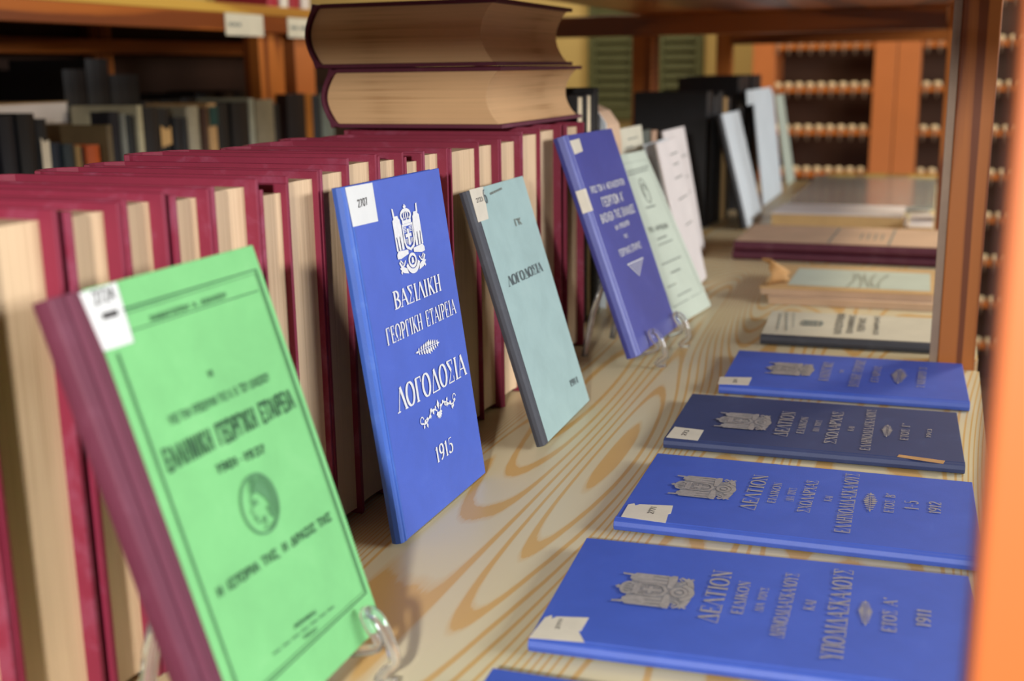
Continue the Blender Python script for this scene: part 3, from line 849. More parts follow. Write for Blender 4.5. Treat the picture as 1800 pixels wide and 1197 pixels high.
NOT = [(.010, 1.358, 1.412), (-.004, 2.496, 2.552)]
board('shelf_board', -.620, .057, .345, 3.56, -.022, -.0004, NOT, M['board'])
board('upper_shelf_board', -.620, .057, .345, 3.56, .446, .468, NOT, M['beam_y'])
POST = {}
for nm, b, mt in (('near', (.016, .062, .285, .333, -1, 1.25), 'near_post'), ('mid', (.0125, .0515, 1.36, 1.41, -1, 1.25), 'post'), ('far', (-.0015, .045, 2.5, 2.548, -1, 1.25), 'post'),
                  ('bl', (-.668, -.624, .285, .333, -1, 1.25), 'post'), ('dr', (.0125, .0515, 3.562, 3.606, -1, 1.25), 'post'), ('dl', (-.650, -.606, 3.563, 3.612, -1, 1.25), 'post')):
    POST[nm] = case_box('post', b, M[mt])
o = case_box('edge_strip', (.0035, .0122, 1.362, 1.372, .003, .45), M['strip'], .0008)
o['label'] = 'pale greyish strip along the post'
# the post that carries the back corner stands just outside the shelf
case_box('post', (-.668, -.624, 2.62, 2.70, -1, 1.25), M['post'])
case_box('crossbeam', (-.622, .0155, .290, .328, .410, .4455), M['beam_x'])
case_box('crossbeam', (-.86, -.006, 2.505, 2.543, .402, .4455), M['beam_x'])
case_box('crossbeam', (-.604, .010, 3.566, 3.60, .398, .446), M['beam_x'])
case_box('crossbeam', (-.622, .0155, .290, .328, -.066, -.023), M['beam_x'])
case_box('rail', (.016, .048, .336, 1.356, .410, .445), M['beam_y'])
case_box('rail', (.016, .048, 1.415, 2.494, .410, .445), M['beam_y'])
case_box('rail', (.016, .048, .336, 1.356, -.066, -.023), M['beam_y'])
case_box('rail', (.016, .048, 1.415, 2.494, -.066, -.023), M['beam_y'])
e = case_box('glint_strip', (-.31, -.004, 3.5605, 3.5655, -.02, .024), M['shelf_pale'], 0)  # added pale yellow strip, stands in for the lamp reflection along the glass edge

# ------------------------------------------------------------------ maroon volumes, fore-edges towards the aisle
XF, XS = -.41, -.612
ROWB = [(0, .345, .390, .268), (1, .404, .448, .271), (2, .469, .495, .269), (3, .512, .533, .270), (4, .555, .577, .268), (5, .593, .628, .269),
        (6, .646, .671, .262), (7, .678, .713, .2665), (8, .724, .756, .2675), (9, .764, .800, .272), (10, .815, .844, .2705), (11, .863, .887, .2665),
        (12, .899, .930, .268), (13, .957, 1.016, .2675), (14, 1.0215, 1.060, .268), (15, 1.082, 1.125, .2675), (16, 1.146, 1.195, .2715), (17, 1.200, 1.254, .2725), (18, 1.300, 1.345, .271)]
ORD = ['cut off by the bottom left corner of the photo', 'first whole fore-edge from the left edge of the photo', 'second whole fore-edge from the left edge of the photo', 'third fore-edge, thin, behind the top of the green book',
       'fourth fore-edge, thinnest, behind the top of the green book', 'fifth fore-edge, above the middle of the green book top', 'sixth fore-edge, thin, above the right corner of the green book', 'seventh fore-edge, right of the green book top corner',
       'eighth fore-edge, just left of the royal blue standing book', 'ninth fore-edge, behind the top left corner of the royal blue book', 'tenth fore-edge, behind the middle of the royal blue book top', 'eleventh fore-edge, narrow, behind the royal blue book',
       'twelfth fore-edge, behind the top right corner of the royal blue book', 'thirteenth fore-edge, thick, between royal blue and grey-green books', 'fourteenth fore-edge, just left of the grey-green book top', 'fifteenth fore-edge, behind the grey-green book top',
       'sixteenth fore-edge, under the corner of the lying thick volumes', 'seventeenth fore-edge, right of the grey-green book', 'last of the row, beside the indigo book spine']
for i, (n, a, b, zt) in enumerate(ROWB):
    nxt = ROWB[i + 1][1] if i + 1 < len(ROWB) else b + .03
    prv = ROWB[i - 1][2] if i else a - .03
    g0, g1 = a - prv, nxt - b
    p = max(.0006, min(.0075, (g0 - .0065) * .41 / a))
    if i in (13,):
        p = .009
    y0 = a - p * a / .41
    bt0 = min(.0036, max(.0008, (y0 - prv) * .47))
    p2 = max(.0006, min(.0075, (g1 - .0065) * .41 / nxt)) if i + 1 < len(ROWB) else .007
    y1 = b
    bt1 = min(.0036, max(.0008, (nxt - p2 * nxt / .41 - b) * .47))
    ztop = zt + .003
    T = y1 - y0
    # local frame: u = +x from spine to fore-edge, v = +z, w = -y
    xs = XS + random.uniform(-.012, .012)
    root = thing('bound_volume', 'maroon bound volume, ' + ORD[i], 'book', (xs, (y0 + y1) / 2, 0), 'maroon volumes in the long row')
    bm = bmesh.new()
    X0, XE = 0.0, XF - xs
    h = T / 2
    # boards and spine as one case: C-shaped section in x,y, extruded upward
    ee = XE + p + .0025
    prof = [(ee, -h - bt0), (.012, -h - bt0), (.008, -h - bt0 + .0012), (.004, -h - bt0 - .0004), (-.004, -h * .62), (-.006, 0), (-.004, h * .62), (.004, h + bt1 + .0004), (.008, h + bt1 - .0012), (.012, h + bt1),
            (XE + max(p2, .003) + .0015, h + bt1), (XE + max(p2, .003) + .0015, h), (.010, h), (.004, h * .8), (-.0025, h * .5), (-.0035, 0), (-.0025, -h * .5), (.004, -h * .8), (.010, -h), (ee, -h)]
    add_prism(bm, prof, 0.0, ztop, (0, 1, 2))
    lean = random.uniform(-.004, .004)
    link_mesh('case_cover', bm, M['maroon'] if i < 14 else M['maroon'], root, bevel=.0005)
    bm = bmesh.new()
    dp = .001 + .0015 * random.random()
    fe = [(XE - dp * (1 - (2 * t - 1) ** 2), -h + T * t) for t in [k / 6 for k in range(7)]]
    add_prism(bm, [(.006, -h), ] + fe + [(.006, h)], .0045, ztop - .0045 - random.uniform(0, .002), (0, 1, 2))
    pb = link_mesh('text_block', bm, M['pages_v'] if 'pages_v' in M else M['pages_w'], root)


# ------------------------------------------------------------------ generic cased book (root axes: u = spine to fore-edge, v = tail to head, w = thickness; front cover at w = 0, back at -T)
def cased_book(root, W, H, T, cover, spine=None, pagem=None, strip=.012, board_t=.0022, over=.0025, round_=.3, soft=False):
    bt = min(board_t, T * .28)
    sp = spine or cover
    bm = bmesh.new()
    # front and back boards
    add_box(bm, strip, W, 0, H, -bt, 0)
    front = link_mesh('board', bm, cover, root, bevel=.0005)
    bm = bmesh.new()
    add_box(bm, strip, W, 0, H, -T, -T + bt)
    link_mesh('board', bm, cover, root, bevel=.0005)
    bm = bmesh.new()
    r = T * round_
    outer = [(strip, .0003), (strip * .62, .0004), (strip * .45, -.0007), (strip * .30, .0003), (.0, -.0004), (-r * .55, -T * .14), (-r, -T * .5), (-r * .55, -T * .86), (0, -T + .0004), (strip * .30, -T - .0003), (strip * .45, -T + .0007), (strip * .62, -T - .0002), (strip, -T - .0002)]
    inner = [(strip, -T + bt), (strip * .5, -T + bt), (.001, -T + bt), (-r * .3, -T * .5), (.001, -bt), (strip * .5, -bt), (strip, -bt)]
    add_prism(bm, outer + inner, -.0002, H + .0002, (0, 2, 1))
    link_mesh('spine', bm, sp, root, bevel=.0004)
    bm = bmesh.new()
    add_box(bm, .003, W - over, over, H - over, -T + bt + .0001, -bt - .0001)
    link_mesh('text_block', bm, pagem or M['pages_g'], root)
    return front


def marks(root, key, mat_text, mat_emb, whole=None):
    z = .0007
    sticker = None
    for (k, kind, s, font, d) in MARKS:
        if k != key:
            continue
        P = [(d[i], d[i + 1]) for i in range(0, len(d), 2)]
        bm = bmesh.new()
        if kind == 'label':
            c = [(sum(p[0] for p in P) / 4, sum(p[1] for p in P) / 4)][0]
            if key in ('d1', 'd2'):     # torn edge
                q = lambda t, k_: (P[0][0] + (P[1][0] - P[0][0]) * t + (P[3][0] - P[0][0]) * k_, P[0][1] + (P[1][1] - P[0][1]) * t + (P[3][1] - P[0][1]) * k_)
                P = [q(.02, .12), q(.14, .0), q(.19, .16), q(.27, .05), P[1], q(1.02, .55), q(.97, .6), P[2], P[3]]
            add_prism(bm, P, .0003, .0006, (0, 1, 2))
            sticker = link_mesh('paper_label', bm, M['paper'] if key in ('blue', 'green') else M['paper_old'], whole or root)
        elif kind == 'torn':
            add_prism(bm, [P[0], P[1], ((P[1][0] + P[2][0]) / 2, (P[1][1] + P[2][1]) / 2 - .001), P[2], P[3], ((P[0][0] + P[3][0]) / 2, (P[0][1] + P[3][1]) / 2 + .001)], .0003, .0006, (0, 1, 2))
            link_mesh('torn_sticker', bm, M['torn_brown'], root)
        elif kind in ('text', 'num', 'faint'):
            zz = z if kind != 'num' else .0008
            add_text(bm, s, P[0], P[1], P[2], zz, 'n' if key == 'dblue' else font)
            link_mesh('lettering' if kind != 'num' else 'shelf_mark', bm, M['ink'] if kind == 'num' else (M['ink_faint'] if kind == 'faint' else mat_text), sticker if kind == 'num' and sticker else root)
        elif kind == 'dash':
            a, b, c = P
            n = 7
            hh = abs(c[1] - a[1]) + abs(c[0] - a[0]) * .3
            for i in range(n):
                t0, t1 = i / n, (i + .68) / n
                q = lambda t: (a[0] + (b[0] - a[0]) * t, a[1] + (b[1] - a[1]) * t)
                line2(bm, q(t0), q(t1), min(.0022, max(.0011, hh * .6)), z)
            link_mesh('small_print', bm, M['ink_soft'] if key == 'green' else M['ink_faint'], root)
        elif kind in ('emblem', 'emblemR'):
            if kind == 'emblem':
                l, r_, tp, bt = P[4], P[5], P[0], P[1]
                coat_of_arms(bm, .0843, .2119, .0455, .0515, z)
            else:
                tp, bt, r_, l = P
                coat_of_arms(bm, (l[0] + r_[0]) / 2, (tp[1] + bt[1]) / 2, r_[0] - l[0], tp[1] - bt[1], z, key != 'white')
            link_mesh('coat_of_arms', bm, mat_emb, root, mats=[mat_emb, M['foil_worn']])
        elif kind in ('leaf', 'scroll'):
            leaf_ornament(bm, P[0], P[1], P[2], z, kind == 'scroll')
            link_mesh('ornament', bm, mat_emb if key != 'blue' else M['silver'], root)
        elif kind == 'stamp':
            poly(bm, [P[0], P[1], (P[1][0] + P[2][0] - P[0][0], P[1][1] + P[2][1] - P[0][1]), P[2]], .0009)
            link_mesh('dark_stamp', bm, M['ink'], sticker or root)
        elif kind == 'oval':
            pass
        elif kind == 'ovalpts':
            classical_head(bm, P[0][0], P[0][1], abs(P[4][0] - P[3][0]) / 2 * .98, abs(P[1][1] - P[2][1]) / 2, z)
            link_mesh('head_medallion', bm, M['ink_soft'], root)
        elif kind == 'ovalfaint':
            c = ((P[0][0] + P[1][0]) / 2, (P[0][1] + P[2][1]) / 2)
            polyline2(bm, [(c[0] + .011 * math.cos(t), c[1] + .018 * math.sin(t)) for t in [i * math.pi / 10 for i in range(21)]], .0016, z)
            polyline2(bm, [(c[0] + .006 * math.cos(t), c[1] + .010 * math.sin(t)) for t in [i * math.pi / 10 for i in range(14)]], .002, z)
            link_mesh('faint_emblem', bm, M['ink_faint'], root)
        elif kind == 'frame':
            tl, tr, br, bl = P[0], P[1], P[2], P[3]
            if key == 'green':
                u0, u1, v1, v0 = .0262, .1525, .2149, .0222
                polyline2(bm, [(u0, .197), (u0, v0), (u1, v0), (u1, v1), (u0 + .013, v1)], .0011, z)
                polyline2(bm, [(u0 + .002, v0 + .002), (u1 - .002, v0 + .002), (u1 - .002, v1 - .002), (u0 + .013, v1 - .002)], .0004, z)
                link_mesh('printed_frame', bm, M['ink_g'], root)
            else:
                u0, u1, v1, v0 = .034, .158, .228, .024
                polyline2(bm, [(u0, v0), (u1 - .06, v0)], .0010, z)
                polyline2(bm, [(u1 - .05, v0), (u1, v0), (u1, v1), (u0, v1), (u0, v0)], .0009, z)
                link_mesh('printed_frame', bm, M['ink_faint'], root)
        elif kind == 'rule':
            line2(bm, (.0400, P[0][1]), (.1480, P[1][1]), .0005, z)
            link_mesh('printed_rule', bm, M['ink_g'], root)
        elif kind == 'spinelabel':
            bm.free()
            v0, v1, T = min(P[2][1], P[3][1]), max(P[0][1], P[1][1]), BOOKS[key][6]
            bm = bmesh.new()
            add_prism(bm, [(.0062, .0014), (-.0008, .0012), (-.0068, -T * .42), (-.0062, -T * .45), (-.0004, .0005), (.0062, .0009)], v0, v1, (0, 2, 1))
            link_mesh('spine_label', bm, M['paper_old'], whole or root)
        elif kind == 'tri':
            n = 6
            a, b, c = P
            for r in range(n):
                t = r / n
                for q in range(n - r):
                    f = (q + .12) / (n - r), (q + .88) / (n - r)
                    L0 = (a[0] + (c[0] - a[0]) * t, a[1] + (c[1] - a[1]) * t)
                    R0 = (b[0] + (c[0] - b[0]) * t, b[1] + (c[1] - b[1]) * t)
                    m0 = [L0[j] + (R0[j] - L0[j]) * f[0] for j in (0, 1)]
                    m1 = [L0[j] + (R0[j] - L0[j]) * f[1] for j in (0, 1)]
                    mc = [(m0[0] + m1[0]) / 2, m0[1] - abs(a[1] - c[1]) / n * .9]
                    poly(bm, [m0, m1, mc], z)
            line2(bm, a, b, .0012, z)
            link_mesh('ornament', bm, mat_emb, root)
        else:
            bm.free()


def book_at(key, name, label, cover, spine, mat_text, mat_emb, pagem=None, cat='book', group=None, **kw):
    P0, u, v, w, W, H, T = BOOKS[key]
    root = thing(name, label, cat, P0, group, (u, v, w))
    front = cased_book(root, W, H, T, cover, spine, pagem, **kw)
    marks(front, key, mat_text, mat_emb, root)
    return root


g = book_at('green', 'softcover_book', 'bright green book with plum cloth spine leaning on a clear easel', M['green'], M['maroon2'], M['ink_g'], M['ink_g'], strip=.019, round_=.12)
book_at('blue', 'hardcover_book', 'royal blue book with silver lettering leaning upright against the maroon row', M['royal'], M['royal_spine'], M['silver'], M['silver'], strip=.006)
book_at('grey', 'hardcover_book', 'thin grey-green book with charcoal spine leaning against the maroon row', M['greyblue'], M['charcoal'], M['ink_grey'], M['ink_grey'], strip=.009)
book_at('dblue', 'hardcover_book', 'deep indigo book with white lettering and spine label leaning on a clear easel', M['indigo'], M['indigo'], M['silver'], M['silver'], strip=.012, round_=.35)
FLG = 'blue cloth books lying flat along the shelf edge'
book_at('d0', 'hardcover_book', 'royal blue book lying flat, only its corner inside the bottom of the photo', M['royal'], M['royal'], M['silver_dull'], M['silver_dull'], group=FLG, strip=.006)
book_at('d1', 'hardcover_book', 'royal blue book dated 1911 lying flat on the pine shelf', M['royal'], M['royal'], M['silver_dull'], M['silver_dull'], group=FLG, strip=.006)
book_at('d2', 'hardcover_book', 'royal blue book dated 1912 with torn shelf label lying flat', M['royal'], M['royal'], M['silver_dull'], M['silver_dull'], group=FLG, strip=.006)
book_at('d3', 'hardcover_book', 'dark navy book dated 1913 with a torn brown sticker lying flat', M['navy'], M['navy'], M['silver_dull'], M['silver_dull'], group=FLG, strip=.006)
book_at('d4', 'hardcover_book', 'royal blue book lying flat at the base of the bookcase post', M['royal'], M['royal'], M['silver_dull'], M['silver_dull'], group=FLG, strip=.006)
book_at('white', 'thin_book', 'thin cream covered book with black cloth spine lying flat beyond the blue books', M['cream_paper'], M['charcoal'], M['ink'], M['ink_faint'], strip=.004)


# pamphlets without a case: a single folded cover round a thin block
def pamphlet_parts(root, W, H, T, cover, pagem=None):
    bm = bmesh.new()
    prof = [(W, 0), (.002, 0), (-.0008, -T * .3), (-.0008, -T * .7), (.002, -T), (W, -T), (W, -T + .0006), (.002, -T + .0006), (.0004, -T * .5), (.002, -.0006), (W, -.0006)]
    add_prism(bm, prof, 0, H, (0, 2, 1))
    link_mesh('paper_cover', bm, cover, root)
    bm = bmesh.new()
    add_box(bm, .0025, W - .001, .001, H - .001, -T + .0007, -.0007)
    link_mesh('leaves', bm, pagem or M['pages_g'], root)


def basis(yaw, lean):
    n = Vector((math.cos(yaw), math.sin(yaw), 0))
    u = Vector((-math.sin(yaw), math.cos(yaw), 0))
    v = Vector((0, 0, 1)) * math.cos(lean) - n * math.sin(lean)
    return u, v, u.cross(v)


P0, u, v, w, W, H, T = BOOKS['cream']
cr = thing('pamphlet', 'greenish cream pamphlet with printed border leaning behind the indigo book', 'pamphlet', P0, 'leaning pamphlets', (u, v, w))
pamphlet_parts(cr, W, H, T, M['greenish_paper'])
marks(cr, 'cream', M['ink_faint'], M['ink_faint'])


def lean_pamphlet(label, loc, yaw, lean, W, H, T, mat, lines=(), dark=None, off=0.0):
    u, v, w = basis(yaw, lean)
    L = Vector(loc) + w * off
    r = thing('pamphlet', label, 'pamphlet', L, 'leaning pamphlets', (u, v, w))
    if dark is not None:
        cased_book(r, W, H, T, mat, dark, strip=.006, board_t=.0012)
    else:
        pamphlet_parts(r, W, H, T, mat)
    for (a, b, y) in lines:
        bm = bmesh.new()
        n = 6
        for i in range(n):
            line2(bm, (W * (a + (b - a) * i / n), H * y), (W * (a + (b - a) * (i + .7) / n), H * y), .002, .0007)
        link_mesh('small_print', bm, M['ink_faint'], r)
    return r


lean_pamphlet('tan cream pamphlet whose top shows above the greenish cream bordered one', (-.416, 1.655, .004), .0, .12, .155, .246, .006, M['cream_paper'], ((.4, .8, .93), (.3, .6, .88)))
lean_pamphlet('pinkish white pamphlet leaning between the greenish cream and the tall white ones', (-.3375, 1.6893, .003), .038, .2295, .16, .231, .006, M['white_paper'], ((.45, .85, .90), (.5, .8, .83), (.45, .85, .74), (.4, .9, .60), (.5, .85, .42)))
lean_pamphlet('pale blue-grey pamphlet peeping out above the pinkish white one', (-.396, 1.765, .003), .0, .14, .150, .220, .006, M['cool_paper'], ((.3, .7, .92),))
lean_pamphlet('tall white pamphlet leaning in front of the black volumes', (-.398, 1.955, .003), .0, .19, .165, .232, .006, M['white_paper'], ((.5, .9, .78), (.45, .85, .62), (.5, .8, .5)))


# ------------------------------------------------------------------ clear plastic easel stands
def easel(label, P0, u, v, w, T, W, offs, lift):
    P0, u, v, w = Vector(P0), Vector(u), Vector(v), Vector(w)
    nh = Vector((w.x, w.y, 0)).normalized()
    base = P0 + u * (W * .5)
    root = thing('book_easel', label, 'stand', (base.x, base.y, 0))
    O = Vector((base.x, base.y, 0))
    Z = Vector((0, 0, 1))
    r = .0027
    back_feet = []
    for s in offs:
        c = P0 + u * s - O
        bm = bmesh.new()
        # lip in front of the book, curling down into the front foot
        under = c - v * .0042
        front = [c + w * .009 + v * .017, c + w * .0052 + v * .016, c + w * .0055 + v * .008, under + w * .007, under - w * (T + .004)]
        add_tube(bm, spline(front, 4), r, 8, 1.3)
        fx = c + nh * .018
        foot = [c + w * .009 + v * .017, c + w * .014 + v * .010, c + nh * .018 - Z * (c.z * .28), c + nh * .012 - Z * (c.z * .6), Vector((c.x, c.y, r * 1.6)) + nh * .008, Vector((c.x, c.y, r * 1.6)) + nh * .018]
        add_tube(bm, spline(foot, 5), r, 8, 1.3)
        link_mesh('hook', bm, M['clear'], root, smooth=True)
        bm = bmesh.new()
        b0 = under - w * (T + .004)
        b1 = c - w * (T + .005) + v * .10
        add_tube(bm, [b0, c - w * (T + .005) + v * .03, b1], r, 8, 1.6)
        leg = Vector((b1.x, b1.y, r * 2.2)) - nh * .028
        add_tube(bm, [b1, b1 * .5 + leg * .5 - nh * .003, leg], r, 8, 1.6)
        link_mesh('back_leg', bm, M['clear'], root, smooth=True)
        back_feet.append((b0, b1))
    bm = bmesh.new()
    add_tube(bm, [back_feet[0][1], back_feet[1][1]], r * .9, 8)
    add_tube(bm, [back_feet[0][0], back_feet[1][0]], r * .9, 8)
    link_mesh('crossbar', bm, M['clear'], root, smooth=True)
    return root


P0, u, v, w, W, H, T = BOOKS['green']
easel('clear plastic easel holding up the green book', P0, u, v, w, T, W, (.035, W - .022), .02)
P0, u, v, w, W, H, T = BOOKS['dblue']
easel('clear plastic easel holding the indigo blue book', P0, u, v, w, T, W, (.045, W - .012), .02)


# ------------------------------------------------------------------ two big volumes lying on the maroon row
def lying_volume(name, label, x0, x1, y0, y1, z0, z1, yaw, cover, over=.006):
    root = thing(name, label, 'book', ((x0 + x1) / 2, (y0 + y1) / 2, z0))
    root.rotation_euler = (0, 0, yaw)
    W, D, T = x1 - x0, y1 - y0, z1 - z0
    bt = .0042
    hw = W / 2
    bm = bmesh.new()
    # section in x,z: rounded spine on the left, boards above and below
    prof = [(hw, 0), (-hw + .016, 0), (-hw + .010, .0012), (-hw + .004, -.0006)]
    prof += [(-hw + .006 - .013 * math.sin(math.pi * t), T * t) for t in [k / 10 for k in range(1, 10)]]
    prof += [(-hw + .004, T + .0006), (-hw + .010, T - .0012), (-hw + .016, T), (hw, T), (hw, T - bt), (-hw + .012, T - bt)]
    prof += [(-hw + .0095 - .013 * math.sin(math.pi * t), bt + (T - 2 * bt) * t) for t in [k / 10 for k in range(9, 0, -1)]]
    prof += [(-hw + .012, bt), (hw, bt)]
    add_prism(bm, prof, -D / 2, D / 2, (0, 2, 1))
    link_mesh('case_cover', bm, cover, root, bevel=.0008)
    bm = bmesh.new()
    n = 14
    prof = []
    for k in range(n + 1):
        t = k / n
        prof.append((hw - over - .014 * math.sin(math.pi * t) ** .8 if 0 < t < 1 else hw - over, bt + .0002 + (T - 2 * bt - .0004) * t))
    for k in range(n, -1, -1):
        t = k / n
        prof.append((-hw + .0105 - .012 * math.sin(math.pi * t), bt + .0002 + (T - 2 * bt - .0004) * t))
    add_prism(bm, prof, -D / 2 + .005, D / 2 - .005, (0, 2, 1))
    link_mesh('text_block', bm, M['pages_x'], root)
    return root


lying_volume('thick_volume', 'thick maroon volume with tan leaves lying on the maroon row, lower of two', -.636, -.428, 1.150, 1.420, .2762, .3395, -.02, M['maroon2'])
lying_volume('thick_volume', 'thick maroon volume lying shaded on top of the other lying one, upper of two', -.655, -.436, 1.152, 1.412, .3402, .4080, -.005, M['maroon2'])


# ------------------------------------------------------------------ books beyond the maroon row
def standing_book(label, x0, x1, y0, y1, z1, mat, pagem=None, group=None, z0=0.0, pagesx=True, name='book', out=.004):
    root = thing(name, label, 'book', ((x0 + x1) / 2, (y0 + y1) / 2, z0), group)
    hx, hy, h = (x1 - x0) / 2, (y1 - y0) / 2, z1 - z0
    bt = min(.003, hy * .3)
    bm = bmesh.new()
    if pagesx:      # fore-edge towards +x
        prof = [(hx, -hy), (-hx, -hy), (-hx - .003, 0), (-hx, hy), (hx, hy), (hx, hy - bt), (-hx + .003, hy - bt), (-hx + .003, -hy + bt), (hx, -hy + bt)]
    else:           # spine towards +x
        prof = [(-hx, -hy), (hx - .003, -hy), (hx, -hy * .55), (hx + .0015, 0), (hx, hy * .55), (hx - .003, hy), (-hx, hy), (-hx, hy - bt), (hx - .004, hy - bt), (hx - .004, -hy + bt), (-hx, -hy + bt)]
    add_prism(bm, prof, 0, h, (0, 1, 2))
    link_mesh('case_cover', bm, mat, root, bevel=.0006)
    bm = bmesh.new()
    if pagesx:
        add_box(bm, -hx + .0035, hx - out, -hy + bt + .0002, hy - bt - .0002, .003, h - .003)
    else:
        add_box(bm, -hx + out, hx - .0045, -hy + bt + .0002, hy - bt - .0002, .003, h - .003)
    link_mesh('text_block', bm, pagem or M['pages_w'], root)
    return root


GB = 'books standing beyond the maroon row'
standing_book('cream leaved book with dark boards, first beyond the maroon row', -.59, -.438, 1.440, 1.478, .303, M['black'], M['pages_g'], GB)
standing_book('cream leaved book with dark boards, second beyond the maroon row', -.59, -.438, 1.482, 1.516, .304, M['black'], M['pages_g'], GB)
standing_book('tall narrow black backed book, third beyond the maroon row', -.59, -.438, 1.519, 1.538, .311, M['black'], M['pages_g'], GB)
fo = thing('paper_folder', 'soft grey-white paper folder with rounded top beside the black backed books', 'folder', (-.507, 1.615, 0))
bm = bmesh.new()
prof = [(-.07, 0), (.07, 0), (.072, .10), (.072, .235), (.068, .262), (.054, .281), (.03, .292), (-.02, .297), (-.07, .298)]
add_prism(bm, prof, -.038, -.035, (0, 2, 1))
link_mesh('front_sheet', bm, M['cool_paper'], fo)
bm = bmesh.new()
add_prism(bm, [(p[0], p[1] - .004 if p[1] > .1 else p[1]) for p in prof], -.0345, .035, (0, 2, 1))
link_mesh('sheaf', bm, M['pink_paper'], fo)
standing_book('teal book whose top shows over the tan cream pamphlet', -.60, -.46, 1.685, 1.76, .236, spine_mat((28, 66, 84)), M['pages_g'], GB, pagesx=False)
standing_book('mottled grey book behind the leaning pamphlets', -.60, -.455, 1.86, 1.925, .236, spine_mat((84, 90, 82)), M['pages_g'], GB, pagesx=False)
standing_book('pinkish tan book between the mottled grey one and the black volumes', -.60, -.455, 1.94, 1.97, .232, spine_mat((176, 140, 112)), M['pages_g'], GB, pagesx=False)
GK = 'black volumes at the far end of the shelf'
yy = 2.46
for i, (t, h, x) in enumerate(((.055, .285, -.462), (.038, .275, -.458), (.042, .282, -.455), (.026, .270, -.452), (.046, .268, -.45))):
    standing_book('black volume standing at the far end, %s of the lower five' % ('front', 'second', 'middle', 'fourth', 'rear')[i], -.622, x, yy, yy + t, h, M['black'] if i != 3 else M['tan_paper'], M['pages_g'], GK, pagesx=(i == 3))
    yy += t + .003
yy = 2.79
for i, (t, h, x) in enumerate(((.09, .312, -.452), (.10, .314, -.456), (.09, .313, -.450), (.10, .313, -.456))):
    standing_book('tall black volume behind the lower black ones, %s of four' % ('front', 'second', 'third', 'rear')[i], -.598, x, yy, yy + t, h, M['black'], M['pages_g'], GK, pagesx=False)
    yy += t + .004

# pale things leaning on the black volumes
def lean_sheet(name, label, cat, loc, yaw, lean, W, H, T, mat, dark=None, flap=False):
    u, v, w = basis(yaw, lean)
    r = thing(name, label, cat, loc, None, (u, v, w))
    if dark is not None:
        cased_book(r, W, H, T, mat, dark, strip=.010, board_t=.0018, round_=.2)
    else:
        pamphlet_parts(r, W, H, T, mat)
    if flap:
        bm = bmesh.new()
        add_prism(bm, [(-.13, H - .022), (W * .86, H - .022), (W * .88, H + .012), (-.12, H + .012)], .0008, .0016, (0, 1, 2))
        link_mesh('folded_flap', bm, M['cool_paper'], r)
    return r


lean_sheet('thin_book', 'pale blue-white book with dark spine leaning on the lower black volumes', 'book', (-.371, 2.440, .004), .0, .255, .230, .243, .014, M['cool_paper'], M['black'])
lean_sheet('document', 'large pale document with a folded flap leaning on the tall black volumes', 'document', (-.395, 2.870, .003), .0, .13, .33, .268, .006, M['cool_paper'], None, True)
lean_sheet('document', 'narrow pale document leaning farthest back beside the glass sheet', 'document', (-.402, 3.385, .003), .0, .17, .16, .255, .006, M['greenish_paper'])

# ------------------------------------------------------------------ papers and ledgers lying flat beyond the white book
def slab(name, label, cat, pts, z0, z1, mat, group=None, edge=None, part='cover'):
    cx, cy = sum(p[0] for p in pts) / len(pts), sum(p[1] for p in pts) / len(pts)
    r = thing(name, label, cat, (cx, cy, z0), group)
    q = [(p[0] - cx, p[1] - cy) for p in pts]
    bm = bmesh.new()
    t = min(.0015, (z1 - z0) * .3)
    if edge is None:
        add_prism(bm, q, 0, z1 - z0, (0, 1, 2))
        link_mesh(part, bm, mat, r, bevel=.0006)
    else:
        add_prism(bm, q, z1 - z0 - t, z1 - z0, (0, 1, 2))
        link_mesh(part, bm, mat, r)
        bm = bmesh.new()
        add_prism(bm, [(p[0] * .985, p[1] * .985) for p in q], 0, z1 - z0 - t, (0, 1, 2))
        link_mesh('sheets', bm, edge, r)
    return r


slab('pamphlet', 'pinkish tan pamphlet lying flat under the torn grey one', 'pamphlet', [(-.222, 1.672), (.012, 1.680), (.010, 1.880), (-.225, 1.885)], 0, .010, M['pink_paper'], None, M['pink_paper'])
tp = slab('pamphlet', 'torn grey-green pamphlet with curled brown corner lying on another pamphlet', 'pamphlet', [(-.236, 1.690), (.006, 1.700), (.006, 1.905), (-.233, 1.900)], .0101, .021, M['tan_paper'], None, M['pink_paper'])
bm = bmesh.new()
cv = []
for i in range(7):
    t = i / 6
    cv.append([(-.112 + .010 * math.sin(i * 2.1) * .4 + .008 * k + .016 * t * math.cos(2.2 * t), -.098 + .034 * k / 3 + .006 * math.sin(i + k), .0112 + .042 * math.sin(2.0 * t) * (1 - .2 * k)) for k in range(4)])
vv = [[bm.verts.new(p) for p in row] for row in cv]
for a, b in zip(vv, vv[1:]):
    for k in range(3):
        bm.faces.new((a[k], a[k + 1], b[k + 1], b[k]))
o = link_mesh('curled_corner', bm, M['torn_brown'], tp, smooth=True)
sm = o.modifiers.new('thickness', 'SOLIDIFY')
sm.thickness = .0006
bm = bmesh.new()
poly(bm, [(-.085, -.082), (.114, -.080), (.112, .07), (-.085, .07)], .0112)
link_mesh('faded_picture', bm, M['greenish_paper'], tp)
bm = bmesh.new()
for k in range(5):
    polyline2(bm, [(.0 + .012 * k + .006 * math.sin(3 * t + k), -.07 + .11 * t) for t in [i / 8 for i in range(9)]], .004, .0116)
link_mesh('faded_drawing', bm, spine_mat((174, 182, 166)), tp)


